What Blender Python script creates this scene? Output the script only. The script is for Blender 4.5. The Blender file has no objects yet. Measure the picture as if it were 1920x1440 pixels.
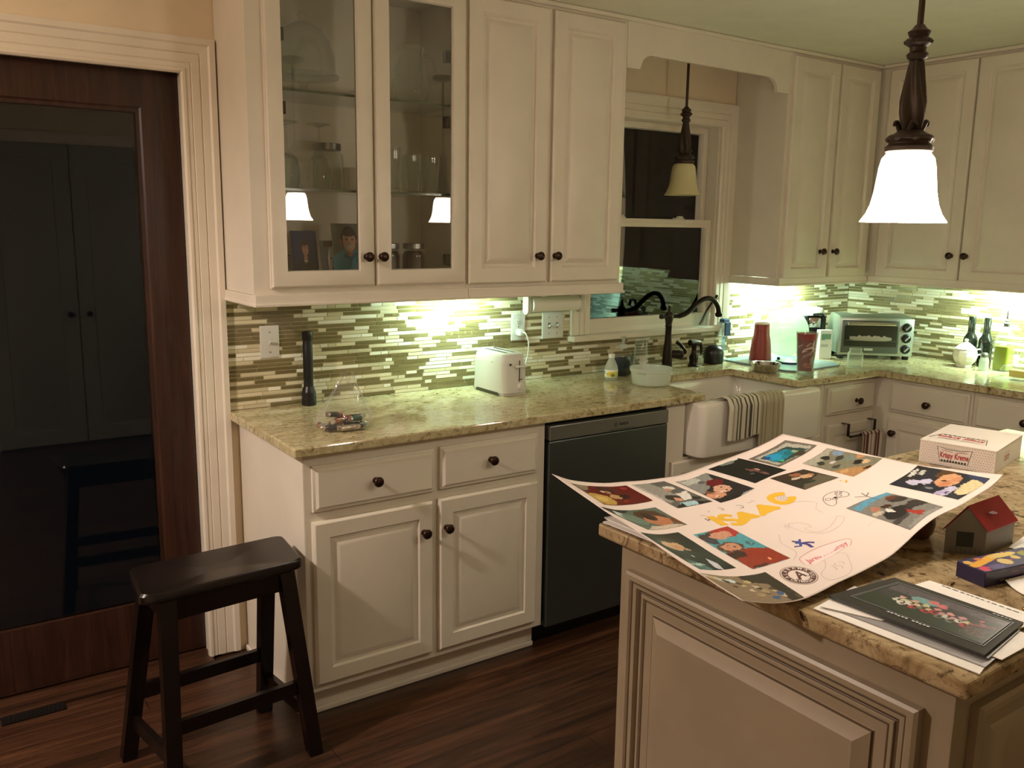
import bpy, bmesh, math, random
from mathutils import Vector, Matrix
random.seed(7)
sc = bpy.context.scene
C = sc.collection
PI = math.pi

# ------------------------------------------------------------------ camera
cam_d = bpy.data.cameras.new('camera')
cam = bpy.data.objects.new('camera', cam_d)
C.objects.link(cam)
YAW, PITCH, ROLL, FPX = 0.605708, -0.177064, 0.013785, 1644.015
_f = Vector((math.sin(YAW)*math.cos(PITCH), math.cos(YAW)*math.cos(PITCH), math.sin(PITCH)))
_r = Vector((math.cos(YAW), -math.sin(YAW), 0))
_u = _r.cross(_f)
_r2 = _r*math.cos(ROLL) + _u*math.sin(ROLL)
_u2 = -_r*math.sin(ROLL) + _u*math.cos(ROLL)
cm = Matrix(((_r2.x, _u2.x, -_f.x, -0.943779), (_r2.y, _u2.y, -_f.y, -3.07702), (_r2.z, _u2.z, -_f.z, 1.569371), (0, 0, 0, 1)))
cam.matrix_world = cm
cam_d.sensor_width = 36
cam_d.lens = FPX/1920*36
cam_d.clip_start = 0.05
sc.camera = cam

# ------------------------------------------------------------------ world, exposure
w = bpy.data.worlds.new('night'); sc.world = w; w.use_nodes = True
w.node_tree.nodes['Background'].inputs[0].default_value = (0.5, 0.6, 0.8, 1)
w.node_tree.nodes['Background'].inputs[1].default_value = 0.003
sc.view_settings.view_transform = 'Standard'
sc.view_settings.look = 'None'
sc.view_settings.gamma = 1
sc.view_settings.use_curve_mapping = False
sc.view_settings.exposure = 0.0
sc.cycles.transparent_max_bounces = 24
PENDANT_L = 46.0      # radiance of the lit glass shades
PENDANT_W = 6.0       # bulb inside each shade
DINING_W = 145.0       # warm lamp over the dining table, left behind the camera
UNDER_L = 270.0         # diffusers of the under-cabinet strips

# ------------------------------------------------------------------ helpers
def lin(c):
    c = c/255
    return c/12.92 if c <= 0.04045 else ((c+0.055)/1.055)**2.4
def rgb(r, g, b): return (lin(r), lin(g), lin(b), 1)

def mat(name, col, rough=0.5, metal=0.0, spec=0.5, **kw):
    m = bpy.data.materials.new(name); m.use_nodes = True
    b = m.node_tree.nodes['Principled BSDF']
    b.inputs['Base Color'].default_value = col
    b.inputs['Roughness'].default_value = rough
    b.inputs['Metallic'].default_value = metal
    b.inputs['Specular IOR Level'].default_value = spec
    for k, v in kw.items():
        b.inputs[k.replace('_', ' ')].default_value = v
    return m
def N(m, t, **kw):
    n = m.node_tree.nodes.new(t)
    for k, v in kw.items(): setattr(n, k, v)
    return n
def L(m, a, b): m.node_tree.links.new(a, b)
def coords(m, scale=(1, 1, 1)):
    tc = N(m, 'ShaderNodeTexCoord'); mp = N(m, 'ShaderNodeMapping'); mp.inputs['Scale'].default_value = scale
    L(m, tc.outputs['Object'], mp.inputs['Vector']); return mp.outputs['Vector']
def ramp(m, fac, stops):
    r = N(m, 'ShaderNodeValToRGB'); e = r.color_ramp.elements
    while len(e) < len(stops): e.new(0.5)
    for i, (p, c) in enumerate(stops): e[i].position = p; e[i].color = c
    L(m, fac, r.inputs['Fac']); return r.outputs['Color']
def noise(m, vec, scale, detail=4, rough=0.55, dist=0.0):
    n = N(m, 'ShaderNodeTexNoise'); n.inputs['Scale'].default_value = scale; n.inputs['Detail'].default_value = detail
    n.inputs['Roughness'].default_value = rough; n.inputs['Distortion'].default_value = dist
    L(m, vec, n.inputs['Vector']); return n.outputs['Fac']
def bump(m, h, s, d=0.01):
    b = N(m, 'ShaderNodeBump'); b.inputs['Strength'].default_value = s; b.inputs['Distance'].default_value = d
    L(m, h, b.inputs['Height']); L(m, b.outputs['Normal'], m.node_tree.nodes['Principled BSDF'].inputs['Normal'])
def base(m): return m.node_tree.nodes['Principled BSDF'].inputs['Base Color']
def mixc(m, fac, a, b, blend='MIX'):
    x = N(m, 'ShaderNodeMix', data_type='RGBA', blend_type=blend)
    if isinstance(fac, (int, float)): x.inputs[0].default_value = fac
    else: L(m, fac, x.inputs[0])
    for i, v in ((6, a), (7, b)):
        if isinstance(v, tuple): x.inputs[i].default_value = v
        else: L(m, v, x.inputs[i])
    return x.outputs[2]

class G:
    """collects shapes into one bmesh"""
    def __init__(s): s.b = bmesh.new()
    def _bev(s, vs, r, seg):
        es = set()
        for v in vs: es.update(v.link_edges)
        bmesh.ops.bevel(s.b, geom=list(es), offset=r, segments=seg, profile=0.5, affect='EDGES', clamp_overlap=True)
    def box(s, x0, x1, y0, y1, z0, z1, bev=0, seg=2, mi=0):
        t = bmesh.new()
        bmesh.ops.create_cube(t, size=1)
        for v in t.verts:
            v.co = Vector(((x0+x1)/2+v.co.x*(x1-x0), (y0+y1)/2+v.co.y*(y1-y0), (z0+z1)/2+v.co.z*(z1-z0)))
        if bev:
            bmesh.ops.bevel(t, geom=t.edges[:], offset=bev, segments=seg, profile=0.5, affect='EDGES', clamp_overlap=True)
        s.add(t, mi=mi); return s
    def add(s, t, M=None, mi=0):
        if M is not None: bmesh.ops.transform(t, matrix=M, verts=t.verts)
        mp = [s.b.verts.new(v.co) for v in t.verts]; t.verts.index_update()
        for f in t.faces:
            try: nf = s.b.faces.new([mp[v.index] for v in f.verts]); nf.material_index = mi
            except ValueError: pass
        t.free()
    def lathe(s, prof, n=24, c=(0, 0, 0), M=None, cap=True, mi=0):
        """prof: list of (r,z); revolved about local z"""
        t = bmesh.new(); rings = []
        for r, z in prof:
            if r < 1e-5: rings.append([t.verts.new((0, 0, z))])
            else: rings.append([t.verts.new((r*math.cos(2*PI*i/n), r*math.sin(2*PI*i/n), z)) for i in range(n)])
        for a, b in zip(rings, rings[1:]):
            for i in range(n):
                j = (i+1) % n
                if len(a) == 1 and len(b) == 1: continue
                if len(a) == 1: t.faces.new((a[0], b[i], b[j]))
                elif len(b) == 1: t.faces.new((a[i], a[j], b[0]))
                else: t.faces.new((a[i], a[j], b[j], b[i]))
        if cap:
            if len(rings[0]) > 1: t.faces.new(rings[0][::-1])
            if len(rings[-1]) > 1: t.faces.new(rings[-1])
        X = Matrix.Translation(c) @ (M if M is not None else Matrix())
        s.add(t, X, mi); return s
    def tube(s, pts, r, n=10, mi=0, cap=True):
        """swept circle; r number or list"""
        pts = [Vector(p) for p in pts]; t = bmesh.new(); rings = []
        rs = r if isinstance(r, (list, tuple)) else [r]*len(pts)
        up = None
        for i, p in enumerate(pts):
            d = (pts[min(i+1, len(pts)-1)]-pts[max(i-1, 0)]).normalized()
            if up is None:
                up = d.orthogonal().normalized()
            up = (up-d*up.dot(d)).normalized(); sd = d.cross(up)
            rings.append([t.verts.new(p+(up*math.cos(2*PI*k/n)+sd*math.sin(2*PI*k/n))*rs[i]) for k in range(n)])
        for a, b in zip(rings, rings[1:]):
            for k in range(n): t.faces.new((a[k], a[(k+1) % n], b[(k+1) % n], b[k]))
        if cap: t.faces.new(rings[0][::-1]); t.faces.new(rings[-1])
        s.add(t, mi=mi); return s
    def prism(s, poly, h, M, bev=0, mi=0):
        """poly in local xy, extruded local z 0..h, then M"""
        t = bmesh.new()
        a = [t.verts.new((p[0], p[1], 0)) for p in poly]; b = [t.verts.new((p[0], p[1], h)) for p in poly]
        n = len(poly)
        t.faces.new(a[::-1]); t.faces.new(b)
        for i in range(n): t.faces.new((a[i], a[(i+1) % n], b[(i+1) % n], b[i]))
        if bev: bmesh.ops.bevel(t, geom=t.edges[:], offset=bev, segments=2, profile=0.5, affect='EDGES', clamp_overlap=True)
        s.add(t, M, mi); return s
    def loft(s, loops, M=None, cap0=True, cap1=True, mi=0):
        t = bmesh.new(); R = [[t.verts.new(p) for p in l] for l in loops]; n = len(R[0])
        for a, b in zip(R, R[1:]):
            for i in range(n): t.faces.new((a[i], a[(i+1) % n], b[(i+1) % n], b[i]))
        if cap0: t.faces.new(R[0][::-1])
        if cap1: t.faces.new(R[-1])
        s.add(t, M, mi); return s
    def grid(s, fn, nu, nv, M=None, mi=0, th=0):
        """surface fn(u,v)->xyz ; th thickness downward along normal via second layer"""
        t = bmesh.new()
        P = [[Vector(fn(i/nu, j/nv)) for i in range(nu+1)] for j in range(nv+1)]
        V = [[t.verts.new(p) for p in r] for r in P]
        for j in range(nv):
            for i in range(nu): t.faces.new((V[j][i], V[j][i+1], V[j+1][i+1], V[j+1][i]))
        if th:
            t.normal_update()
            W = [[t.verts.new(V[j][i].co-V[j][i].normal*th) for i in range(nu+1)] for j in range(nv+1)]
            for j in range(nv):
                for i in range(nu): t.faces.new((W[j][i], W[j+1][i], W[j+1][i+1], W[j][i+1]))
            for i in range(nu):
                t.faces.new((V[0][i], W[0][i], W[0][i+1], V[0][i+1])); t.faces.new((V[nv][i+1], W[nv][i+1], W[nv][i], V[nv][i]))
            for j in range(nv):
                t.faces.new((V[j+1][0], W[j+1][0], W[j][0], V[j][0])); t.faces.new((V[j][nu], W[j][nu], W[j+1][nu], V[j+1][nu]))
        s.add(t, M, mi); return s

def root_of(o):
    while o.parent: o = o.parent
    return o
def obj(name, g, m, parent=None, smooth=False, world=False, label=None, kind=None, angle=40):
    b = g.b if isinstance(g, G) else g
    if world and parent is not None:
        bmesh.ops.translate(b, vec=-Vector(root_of(parent).location), verts=b.verts)
    bmesh.ops.recalc_face_normals(b, faces=b.faces)
    me = bpy.data.meshes.new(name); b.to_mesh(me); b.free()
    for x in (m if isinstance(m, (list, tuple)) else [m]): me.materials.append(x)
    if smooth:
        for p in me.polygons: p.use_smooth = True
        try: me.set_sharp_from_angle(angle=math.radians(angle))
        except Exception: pass
    o = bpy.data.objects.new(name, me); C.objects.link(o)
    if parent is not None: o.parent = parent
    if label: o['label'] = label
    if kind: o['kind'] = kind
    return o
def tag(o, label, cat, group=None):
    o['label'] = label; o['category'] = cat
    if group: o['group'] = group
    return o
def thing(name, label, cat, loc=(0, 0, 0), rz=0, group=None):
    o = bpy.data.objects.new(name, None); C.objects.link(o); o.empty_display_size = 0.05
    o.location = loc; o.rotation_euler = (0, 0, rz)
    return tag(o, label, cat, group)
def struct(name, g, m, parent=None, smooth=False):
    o = obj(name, g, m, parent, smooth)
    if parent is None: o['kind'] = 'structure'
    return o
def dup(root, loc, rz=None, label=None):
    r = root.copy(); C.objects.link(r); r.location = loc
    if rz is not None: r.rotation_euler = (0, 0, rz)
    if label: r['label'] = label
    for ch in list(root.children):
        c = ch.copy(); C.objects.link(c); c.parent = r
        for gch in list(ch.children):
            d = gch.copy(); C.objects.link(d); d.parent = c
    return r
# frames: local (u, v, n) with n pointing out of the face
def face_y(x0, y, z0): return Matrix(((1, 0, 0, x0), (0, 0, -1, y), (0, 1, 0, z0), (0, 0, 0, 1)))      # faces -y
def face_x(x, y0, z0): return Matrix(((0, 0, -1, x), (-1, 0, 0, y0), (0, 1, 0, z0), (0, 0, 0, 1)))     # faces -x, u runs to -y
def panel(g, M, w, h, loops, mi=0):
    """rectangular panel; loops of (inset, n) from back edge to centre"""
    g.loft([[(i, i, n), (w-i, i, n), (w-i, h-i, n), (i, h-i, n)] for i, n in loops], M, mi=mi); return g
RAISED = [(0, 0), (0, .013), (.003, .018), (.007, .020), (.054, .020), (.059, .015), (.063, .008), (.072, .008), (.080, .013), (.096, .020)]
DRAWER = [(0, 0), (0, .011), (.004, .013), (.008, .0135), (.016, .020)]
def ring(g, M, w, h, border, loops_out, n_in, mi=0):
    """frame with an opening: outer edge profile then a square inner edge"""
    lp = [[(i, i, n), (w-i, i, n), (w-i, h-i, n), (i, h-i, n)] for i, n in loops_out]
    lp.append([(border, border, loops_out[-1][1]), (w-border, border, loops_out[-1][1]), (w-border, h-border, loops_out[-1][1]), (border, h-border, loops_out[-1][1])])
    i = border+.003
    lp.append([(i, i, n_in), (w-i, i, n_in), (w-i, h-i, n_in), (i, h-i, n_in)])
    lp.append([(i, i, 0), (w-i, i, 0), (w-i, h-i, 0), (i, h-i, 0)])
    lp.append(lp[0]); g.loft(lp, M, cap0=False, cap1=False, mi=mi); return g
def sweep3(g, xl, xr, z0, zi, prof, y):
    """mitred casing up, over and down an opening; prof (offset outward, projection)"""
    lp = []
    for (x, z, sx, sz) in ((xl, z0, -1, 0), (xl, zi, -1, 1), (xr, zi, 1, 1), (xr, z0, 1, 0)):
        lp.append([(x+sx*o, y-d, z+sz*o) for o, d in prof])
    g.loft(lp); return g
def rrect(x0, x1, y0, y1, r, z, n=5):
    out = []
    for cx, cy, a0 in ((x1-r, y1-r, 0), (x0+r, y1-r, 90), (x0+r, y0+r, 180), (x1-r, y0+r, 270)):
        for k in range(n+1):
            a = math.radians(a0+90*k/n); out.append((cx+r*math.cos(a), cy+r*math.sin(a), z))
    return out
def rotx(a): return Matrix.Rotation(a, 4, 'X')
def roty(a): return Matrix.Rotation(a, 4, 'Y')
def rotz(a): return Matrix.Rotation(a, 4, 'Z')
def T(x, y, z): return Matrix.Translation((x, y, z))

# printed art: grid of coloured vertices
class Art:
    def __init__(s, bg, grad=None): s.bg = bg; s.sh = []; s.grad = grad; s.nz = 0
    def e(s, cx, cy, rx, ry, c, rot=0): s.sh.append(('e', cx, cy, rx, ry, c, math.cos(rot), math.sin(rot))); return s
    def p(s, pts, c): s.sh.append(('p', pts, c)); return s
    def blobs(s, n, x0, x1, y0, y1, r, cols, rnd):
        for _ in range(n):
            k = rnd.uniform(.4, 1); s.e(rnd.uniform(x0, x1), rnd.uniform(y0, y1), r*k, r*k*rnd.uniform(.5, 1.3), rnd.choice(cols), rnd.uniform(0, 3))
        return s
    def at(s, u, v):
        gain = 1.0
        if s.nz:
            a, b_ = u, v
            u = a+s.nz*(.5*math.sin(a*23+b_*17)+.35*math.sin(b_*61-a*29+1)+.3*math.sin(a*97+b_*71)); v = b_+s.nz*(.5*math.sin(b_*21-a*19+2)+.35*math.sin(a*67+b_*31)+.3*math.sin(b_*103-a*83))
            h = math.sin(round(a*331)*12.9898+round(b_*377)*78.233)*43758.5453; gain = 1+(h-math.floor(h)-.5)*.22+.10*math.sin(a*37+b_*11)*math.sin(b_*43-a*7)
        c = s.bg
        if s.grad: c = tuple(a+(b-a)*v for a, b in zip(s.bg, s.grad))
        for k in s.sh:
            if k[0] == 'e':
                dx, dy = u-k[1], v-k[2]; x = (dx*k[6]+dy*k[7])/k[3]; y = (-dx*k[7]+dy*k[6])/k[4]
                if x*x+y*y <= 1: c = k[5]
            else:
                pts = k[1]; ins = False; j = len(pts)-1
                for i in range(len(pts)):
                    xi, yi = pts[i]; xj, yj = pts[j]
                    if (yi > v) != (yj > v) and u < (xj-xi)*(v-yi)/(yj-yi)+xi: ins = not ins
                    j = i
                if ins: c = k[2]
        return (lin(c[0])*gain, lin(c[1])*gain, lin(c[2])*gain, 1)
def printed(name, fn, art, nu, nv, m, parent=None, world=False, label=None):
    """fn(u,v) -> point, v=0 at the top of the picture; one flat sheet with ink colours"""
    b = bmesh.new(); ly = b.verts.layers.float_color.new('ink'); V = []
    for j in range(nv+1):
        row = []
        for i in range(nu+1):
            x = b.verts.new(fn(i/nu, j/nv)); x[ly] = art.at(i/nu, j/nv); row.append(x)
        V.append(row)
    for j in range(nv):
        for i in range(nu): b.faces.new((V[j][i], V[j+1][i], V[j+1][i+1], V[j][i+1]))
    return obj(name, b, m, parent, smooth=True, world=world, label=label)
def text_bm(s, size, fn, align='CENTER', shear=0, spacing=1.0, th=0, font_bold=0.0):
    """letters as mesh; fn(x,y)->point places each vertex"""
    cu = bpy.data.curves.new('t', 'FONT'); cu.body = s; cu.size = size; cu.align_x = align; cu.align_y = 'CENTER'
    cu.shear = shear; cu.space_character = spacing; cu.resolution_u = 3; cu.offset = font_bold
    o = bpy.data.objects.new('t', cu); C.objects.link(o)
    dg = bpy.context.evaluated_depsgraph_get(); me = bpy.data.meshes.new_from_object(o.evaluated_get(dg))
    b = bmesh.new(); b.from_mesh(me)
    bmesh.ops.triangulate(b, faces=b.faces)
    for v in b.verts: v.co = Vector(fn(v.co.x, v.co.y))
    bpy.data.objects.remove(o); bpy.data.curves.remove(cu); bpy.data.meshes.remove(me)
    return b
def stroke(g, pts, wd, fn, closed=False, mi=0):
    """flat pen stroke of width wd in the sheet's own units, laid through fn"""
    P = [Vector((p[0], p[1])) for p in pts]; n = len(P); Lf = []; Rt = []
    for i in range(n):
        a = P[(i-1) % n] if (closed or i > 0) else P[i]; c = P[(i+1) % n] if (closed or i < n-1) else P[i]
        d = (c-a); d = d.normalized() if d.length > 1e-9 else Vector((1, 0)); q = Vector((-d.y, d.x))*wd/2
        Lf.append(P[i]+q); Rt.append(P[i]-q)
    t = g.b; A = [t.verts.new(fn(*p)) for p in Lf]; B = [t.verts.new(fn(*p)) for p in Rt]
    for i in range(n if closed else n-1):
        j = (i+1) % n
        f = t.faces.new((A[i], A[j], B[j], B[i])); f.material_index = mi
def polyfill(g, pts, fn, mi=0):
    f = g.b.faces.new([g.b.verts.new(fn(*p)) for p in pts]); f.material_index = mi
def smoothline(pts, n=6, closed=False):
    P = [Vector(p) for p in pts]; m = len(P); out = []
    rng = range(m) if closed else range(m-1)
    for i in rng:
        p0 = P[(i-1) % m] if (closed or i > 0) else P[i]; p1 = P[i]; p2 = P[(i+1) % m]; p3 = P[(i+2) % m] if (closed or i+2 < m) else p2
        for k in range(n):
            t = k/n; out.append(0.5*((2*p1)+(p2-p0)*t+(2*p0-5*p1+4*p2-p3)*t*t+(3*p1-p0-3*p2+p3)*t**3))
    if not closed: out.append(P[-1])
    return out

# ------------------------------------------------------------------ materials
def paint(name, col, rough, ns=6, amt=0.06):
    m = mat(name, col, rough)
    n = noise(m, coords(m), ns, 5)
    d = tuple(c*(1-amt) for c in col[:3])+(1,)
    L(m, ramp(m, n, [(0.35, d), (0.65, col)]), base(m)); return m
M_cab = paint('cream_cabinet_paint', rgb(224, 215, 198), .38)
M_trim = paint('white_trim_paint', rgb(228, 217, 198), .35)
M_wall = paint('beige_wall_paint', rgb(226, 207, 176), .75)
M_ceil = paint('ceiling_paint', rgb(228, 225, 204), .8)
M_island = paint('shaded_glazed_island_paint', rgb(158, 141, 116), .4, 3, .2)  # streaky antique glaze; base colour also darkened to stand in for missing shade
M_bronze = mat('oil_rubbed_bronze', rgb(46, 38, 31), .32, .75)
M_knob = mat('dark_bronze_knob', rgb(62, 44, 34), .28, .7)
M_iron = mat('brown_cast_iron', rgb(66, 54, 44), .5, .5)
M_black = mat('black_plastic', rgb(20, 20, 20), .35)
M_blackgloss = mat('black_gloss', rgb(14, 14, 15), .12)
M_white = mat('white_plastic', rgb(212, 210, 202), .3)
M_chrome = mat('chrome', rgb(205, 205, 205), .12, 1)
M_steel = mat('brushed_steel', rgb(150, 152, 152), .3, 1)
M_dwsteel = mat('dishwasher_steel', rgb(104, 112, 112), .35, .9)
M_porc = mat('white_porcelain', rgb(232, 226, 214), .12)
M_paper = mat('white_paper', rgb(240, 234, 226), .55)
M_sheet = mat('poster_paper', rgb(232, 215, 206), .5)
M_ink = mat('printed_ink', (1, 1, 1, 1), .28)
_a = N(M_ink, 'ShaderNodeAttribute'); _a.attribute_name = 'ink'; L(M_ink, _a.outputs['Color'], base(M_ink))
M_matteink = mat('matte_ink', (1, 1, 1, 1), .6)
_a = N(M_matteink, 'ShaderNodeAttribute'); _a.attribute_name = 'ink'; L(M_matteink, _a.outputs['Color'], base(M_matteink))

def glassy(name, tint, ior=1.45, haze=0.0, hazecol=(0.8, 0.85, 0.8, 1), rough=0.0, front_only=True, edge=0.0):
    """thin clear material: Fresnel reflection over a see-through body, optional milky haze"""
    m = bpy.data.materials.new(name); m.use_nodes = True; nt = m.node_tree
    nt.nodes.remove(nt.nodes['Principled BSDF']); out = nt.nodes['Material Output']
    tr = N(m, 'ShaderNodeBsdfTransparent'); tr.inputs[0].default_value = tint
    gl = N(m, 'ShaderNodeBsdfGlossy'); gl.inputs['Roughness'].default_value = rough; gl.inputs[0].default_value = (1, 1, 1, 1)
    fr = N(m, 'ShaderNodeFresnel'); fr.inputs[0].default_value = ior
    mx = N(m, 'ShaderNodeMixShader'); body = tr.outputs[0]
    if haze or edge:
        df = N(m, 'ShaderNodeBsdfDiffuse'); df.inputs[0].default_value = hazecol
        ts = N(m, 'ShaderNodeBsdfTranslucent'); ts.inputs[0].default_value = hazecol
        ad = N(m, 'ShaderNodeMixShader'); ad.inputs[0].default_value = .5; L(m, df.outputs[0], ad.inputs[1]); L(m, ts.outputs[0], ad.inputs[2])
        hz = N(m, 'ShaderNodeMixShader'); hz.inputs[0].default_value = haze
        if edge:        # thicker look through the rims
            lw = N(m, 'ShaderNodeLayerWeight'); lw.inputs[0].default_value = .5; pw = N(m, 'ShaderNodeMath', operation='POWER'); pw.inputs[1].default_value = 3; L(m, lw.outputs['Facing'], pw.inputs[0])
            ma = N(m, 'ShaderNodeMath', operation='MULTIPLY_ADD'); ma.inputs[1].default_value = edge; ma.inputs[2].default_value = haze; L(m, pw.outputs[0], ma.inputs[0]); L(m, ma.outputs[0], hz.inputs[0])
        L(m, tr.outputs[0], hz.inputs[1]); L(m, ad.outputs[0], hz.inputs[2]); body = hz.outputs[0]
    fo = fr.outputs[0]
    if front_only:      # reflect off the outer face only, so rims do not go black
        ge = N(m, 'ShaderNodeNewGeometry'); iv = N(m, 'ShaderNodeMath', operation='SUBTRACT'); iv.inputs[0].default_value = 1; L(m, ge.outputs['Backfacing'], iv.inputs[1])
        mu = N(m, 'ShaderNodeMath', operation='MULTIPLY'); L(m, fo, mu.inputs[0]); L(m, iv.outputs[0], mu.inputs[1]); fo = mu.outputs[0]
    L(m, fo, mx.inputs[0]); L(m, body, mx.inputs[1]); L(m, gl.outputs[0], mx.inputs[2]); L(m, mx.outputs[0], out.inputs[0])
    return m
M_pane = glassy('window_glass', (.97, .98, .97, 1), 1.5, front_only=False)
M_glass = glassy('clear_glass', (.97, .985, .975, 1), 1.45, .03, (.80, .84, .80, 1), edge=.45)
M_clear = glassy('clear_thin_glass', (.97, .98, .97, 1), 1.45)
M_jar = glassy('jar_glass', (.95, .97, .95, 1), 1.45, .13, (.82, .86, .82, 1), edge=.6)
M_hazy = glassy('milky_plastic', (.95, .97, .95, 1), 1.3, .5, (.84, .88, .80, 1), .15)
M_film = glassy('plastic_film', (.96, .96, .96, 1), 1.45, .06, (.88, .88, .88, 1), .08, edge=.5)
M_dish = glassy('frosted_green_glass', (.8, .93, .8, 1), 1.45, .6, (.72, .86, .72, 1), .2)
M_bluewater = glassy('blue_clear_plastic', (.72, .86, .93, 1), 1.3, .25, (.45, .62, .72, 1), .05)

def emit(name, col, s):
    m = bpy.data.materials.new(name); m.use_nodes = True; nt = m.node_tree; nt.nodes.remove(nt.nodes['Principled BSDF'])
    e = N(m, 'ShaderNodeEmission'); e.inputs[0].default_value = col; e.inputs[1].default_value = s
    L(m, e.outputs[0], nt.nodes['Material Output'].inputs[0]); return m
def shade_mat(name, s):
    m = bpy.data.materials.new(name); m.use_nodes = True; nt = m.node_tree; nt.nodes.remove(nt.nodes['Principled BSDF'])
    e = N(m, 'ShaderNodeEmission'); e.inputs[0].default_value = (1, .89, .75, 1); e.inputs[1].default_value = s
    t = N(m, 'ShaderNodeBsdfTransparent'); t.inputs[0].default_value = (1, .95, .88, 1)
    x = N(m, 'ShaderNodeMixShader'); x.inputs[0].default_value = .46
    L(m, e.outputs[0], x.inputs[1]); L(m, t.outputs[0], x.inputs[2]); L(m, x.outputs[0], nt.nodes['Material Output'].inputs[0]); return m
M_shade = shade_mat('lit_glass_shade', PENDANT_L)
M_shade_off = mat('unlit_glass_shade', rgb(205, 195, 150), .3)
M_diff = emit('strip_light_diffuser', (.66, 1.0, .80, 1), UNDER_L)
M_diff2 = emit('strip_light_diffuser_bright', (.68, 1.0, .78, 1), UNDER_L*1.7)

M_granite = mat('granite', (1, 1, 1, 1), .09)
v = coords(M_granite, (1, 1, 1))
n1 = noise(M_granite, coords(M_granite, (1, 2.2, 1)), 26, 6, .7, .6); n2 = noise(M_granite, v, 60, 6, .75); n3 = noise(M_granite, coords(M_granite, (1, 2.6, 1)), 34, 5, .65, 1.2)
c1 = ramp(M_granite, n1, [(.33, rgb(138, 118, 78)), (.46, rgb(186, 172, 130)), (.6, rgb(204, 194, 156)), (.72, rgb(160, 137, 94))])
c2 = ramp(M_granite, n2, [(.36, (0.10, 0.065, 0.035, 1)), (.44, (1, 1, 1, 1))])
c3 = ramp(M_granite, n3, [(.315, (0.16, 0.11, 0.06, 1)), (.37, (1, 1, 1, 1))])
L(M_granite, mixc(M_granite, 1.0, mixc(M_granite, .75, c1, c2, 'MULTIPLY'), c3, 'MULTIPLY'), base(M_granite))
M_granite2 = mat('island_granite', (1, 1, 1, 1), .09)
n1 = noise(M_granite2, coords(M_granite2), 9, 7, .7, 1.0); n2 = noise(M_granite2, coords(M_granite2), 48, 6, .75); n3 = noise(M_granite2, coords(M_granite2), 15, 6, .7, 1.4)
c1 = ramp(M_granite2, n1, [(.3, rgb(96, 72, 46)), (.45, rgb(160, 136, 100)), (.6, rgb(192, 170, 132)), (.75, rgb(126, 98, 64))])
c2 = ramp(M_granite2, n2, [(.36, (0.16, 0.10, 0.06, 1)), (.46, (1, 1, 1, 1))])
c3 = ramp(M_granite2, n3, [(.36, (0.12, 0.075, 0.045, 1)), (.44, (1, 1, 1, 1))])
L(M_granite2, mixc(M_granite2, 1.0, mixc(M_granite2, .7, c1, c2, 'MULTIPLY'), c3, 'MULTIPLY'), base(M_granite2))

def wood(name, cols, rough, axis_scale, bands=14, plank=False):
    m = mat(name, (1, 1, 1, 1), rough)
    vec = coords(m, axis_scale)
    n = noise(m, vec, bands, 6, .65, .8); n2 = noise(m, vec, bands*5, 3, .6)
    c = ramp(m, n, [(.3, cols[0]), (.5, cols[1]), (.7, cols[2])])
    c = mixc(m, .35, c, ramp(m, n2, [(.35, (.45, .4, .36, 1)), (.6, (1, 1, 1, 1))]), 'MULTIPLY')
    if plank:
        br = N(m, 'ShaderNodeTexBrick'); br.offset = .37; br.offset_frequency = 3
        br.inputs['Scale'].default_value = 1; br.inputs['Brick Width'].default_value = 1.1; br.inputs['Row Height'].default_value = .082
        br.inputs['Mortar Size'].default_value = .0012; br.inputs['Mortar Smooth'].default_value = .1
        br.inputs['Color1'].default_value = (.72, .72, .72, 1); br.inputs['Color2'].default_value = (1.15, 1.1, 1.05, 1); br.inputs['Mortar'].default_value = (.12, .1, .09, 1)
        L(m, coords(m), br.inputs['Vector']); c = mixc(m, 1.0, c, br.outputs['Color'], 'MULTIPLY')
        bump(m, n2, .12, .003)
    L(m, c, base(m)); return m
M_floor = wood('dark_oak_floor', (rgb(38, 23, 15), rgb(68, 43, 28), rgb(92, 62, 42)), .34, (.55, 9, 1), 3.2, True)
M_mahog = wood('mahogany_door', (rgb(38, 21, 15), rgb(54, 31, 22), rgb(69, 41, 30)), .32, (14, 14, .8), 3)
M_stool = wood('espresso_wood', (rgb(13, 8, 7), rgb(20, 12, 10), rgb(27, 16, 13)), .26, (3, 14, 14), 3)

# ------------------------------------------------------------------ room shell
XR, YF, XL, ZC = 3.5415, -3.6, -4.2, 2.395
struct('floor', G().box(XL-.1, XR+.1, YF-.1, .22, -.06, 0), M_floor)
struct('ceiling', G().box(XL-.1, XR+.1, YF-.1, .12, ZC, ZC+.08), M_ceil)
g = G()
g.box(XL, -1.06, 0, .12, 0, ZC).box(-1.06, -.10, 0, .12, 2.085, ZC).box(-.10, 1.58, 0, .12, 0, ZC)
g.box(1.58, 2.42, 0, .12, 0, 1.075).box(1.58, 2.42, 0, .12, 2.085, ZC).box(2.42, XR+.12, 0, .12, 0, ZC)
struct('wall_back', g, M_wall)
struct('wall_right', G().box(XR, XR+.12, YF, 0, 0, ZC), M_wall)
struct('wall_left', G().box(XL-.12, XL, YF, .12, 0, ZC), M_wall)
struct('wall_front', G().box(XL, XR, YF-.12, YF, 0, ZC), M_wall)
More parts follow.
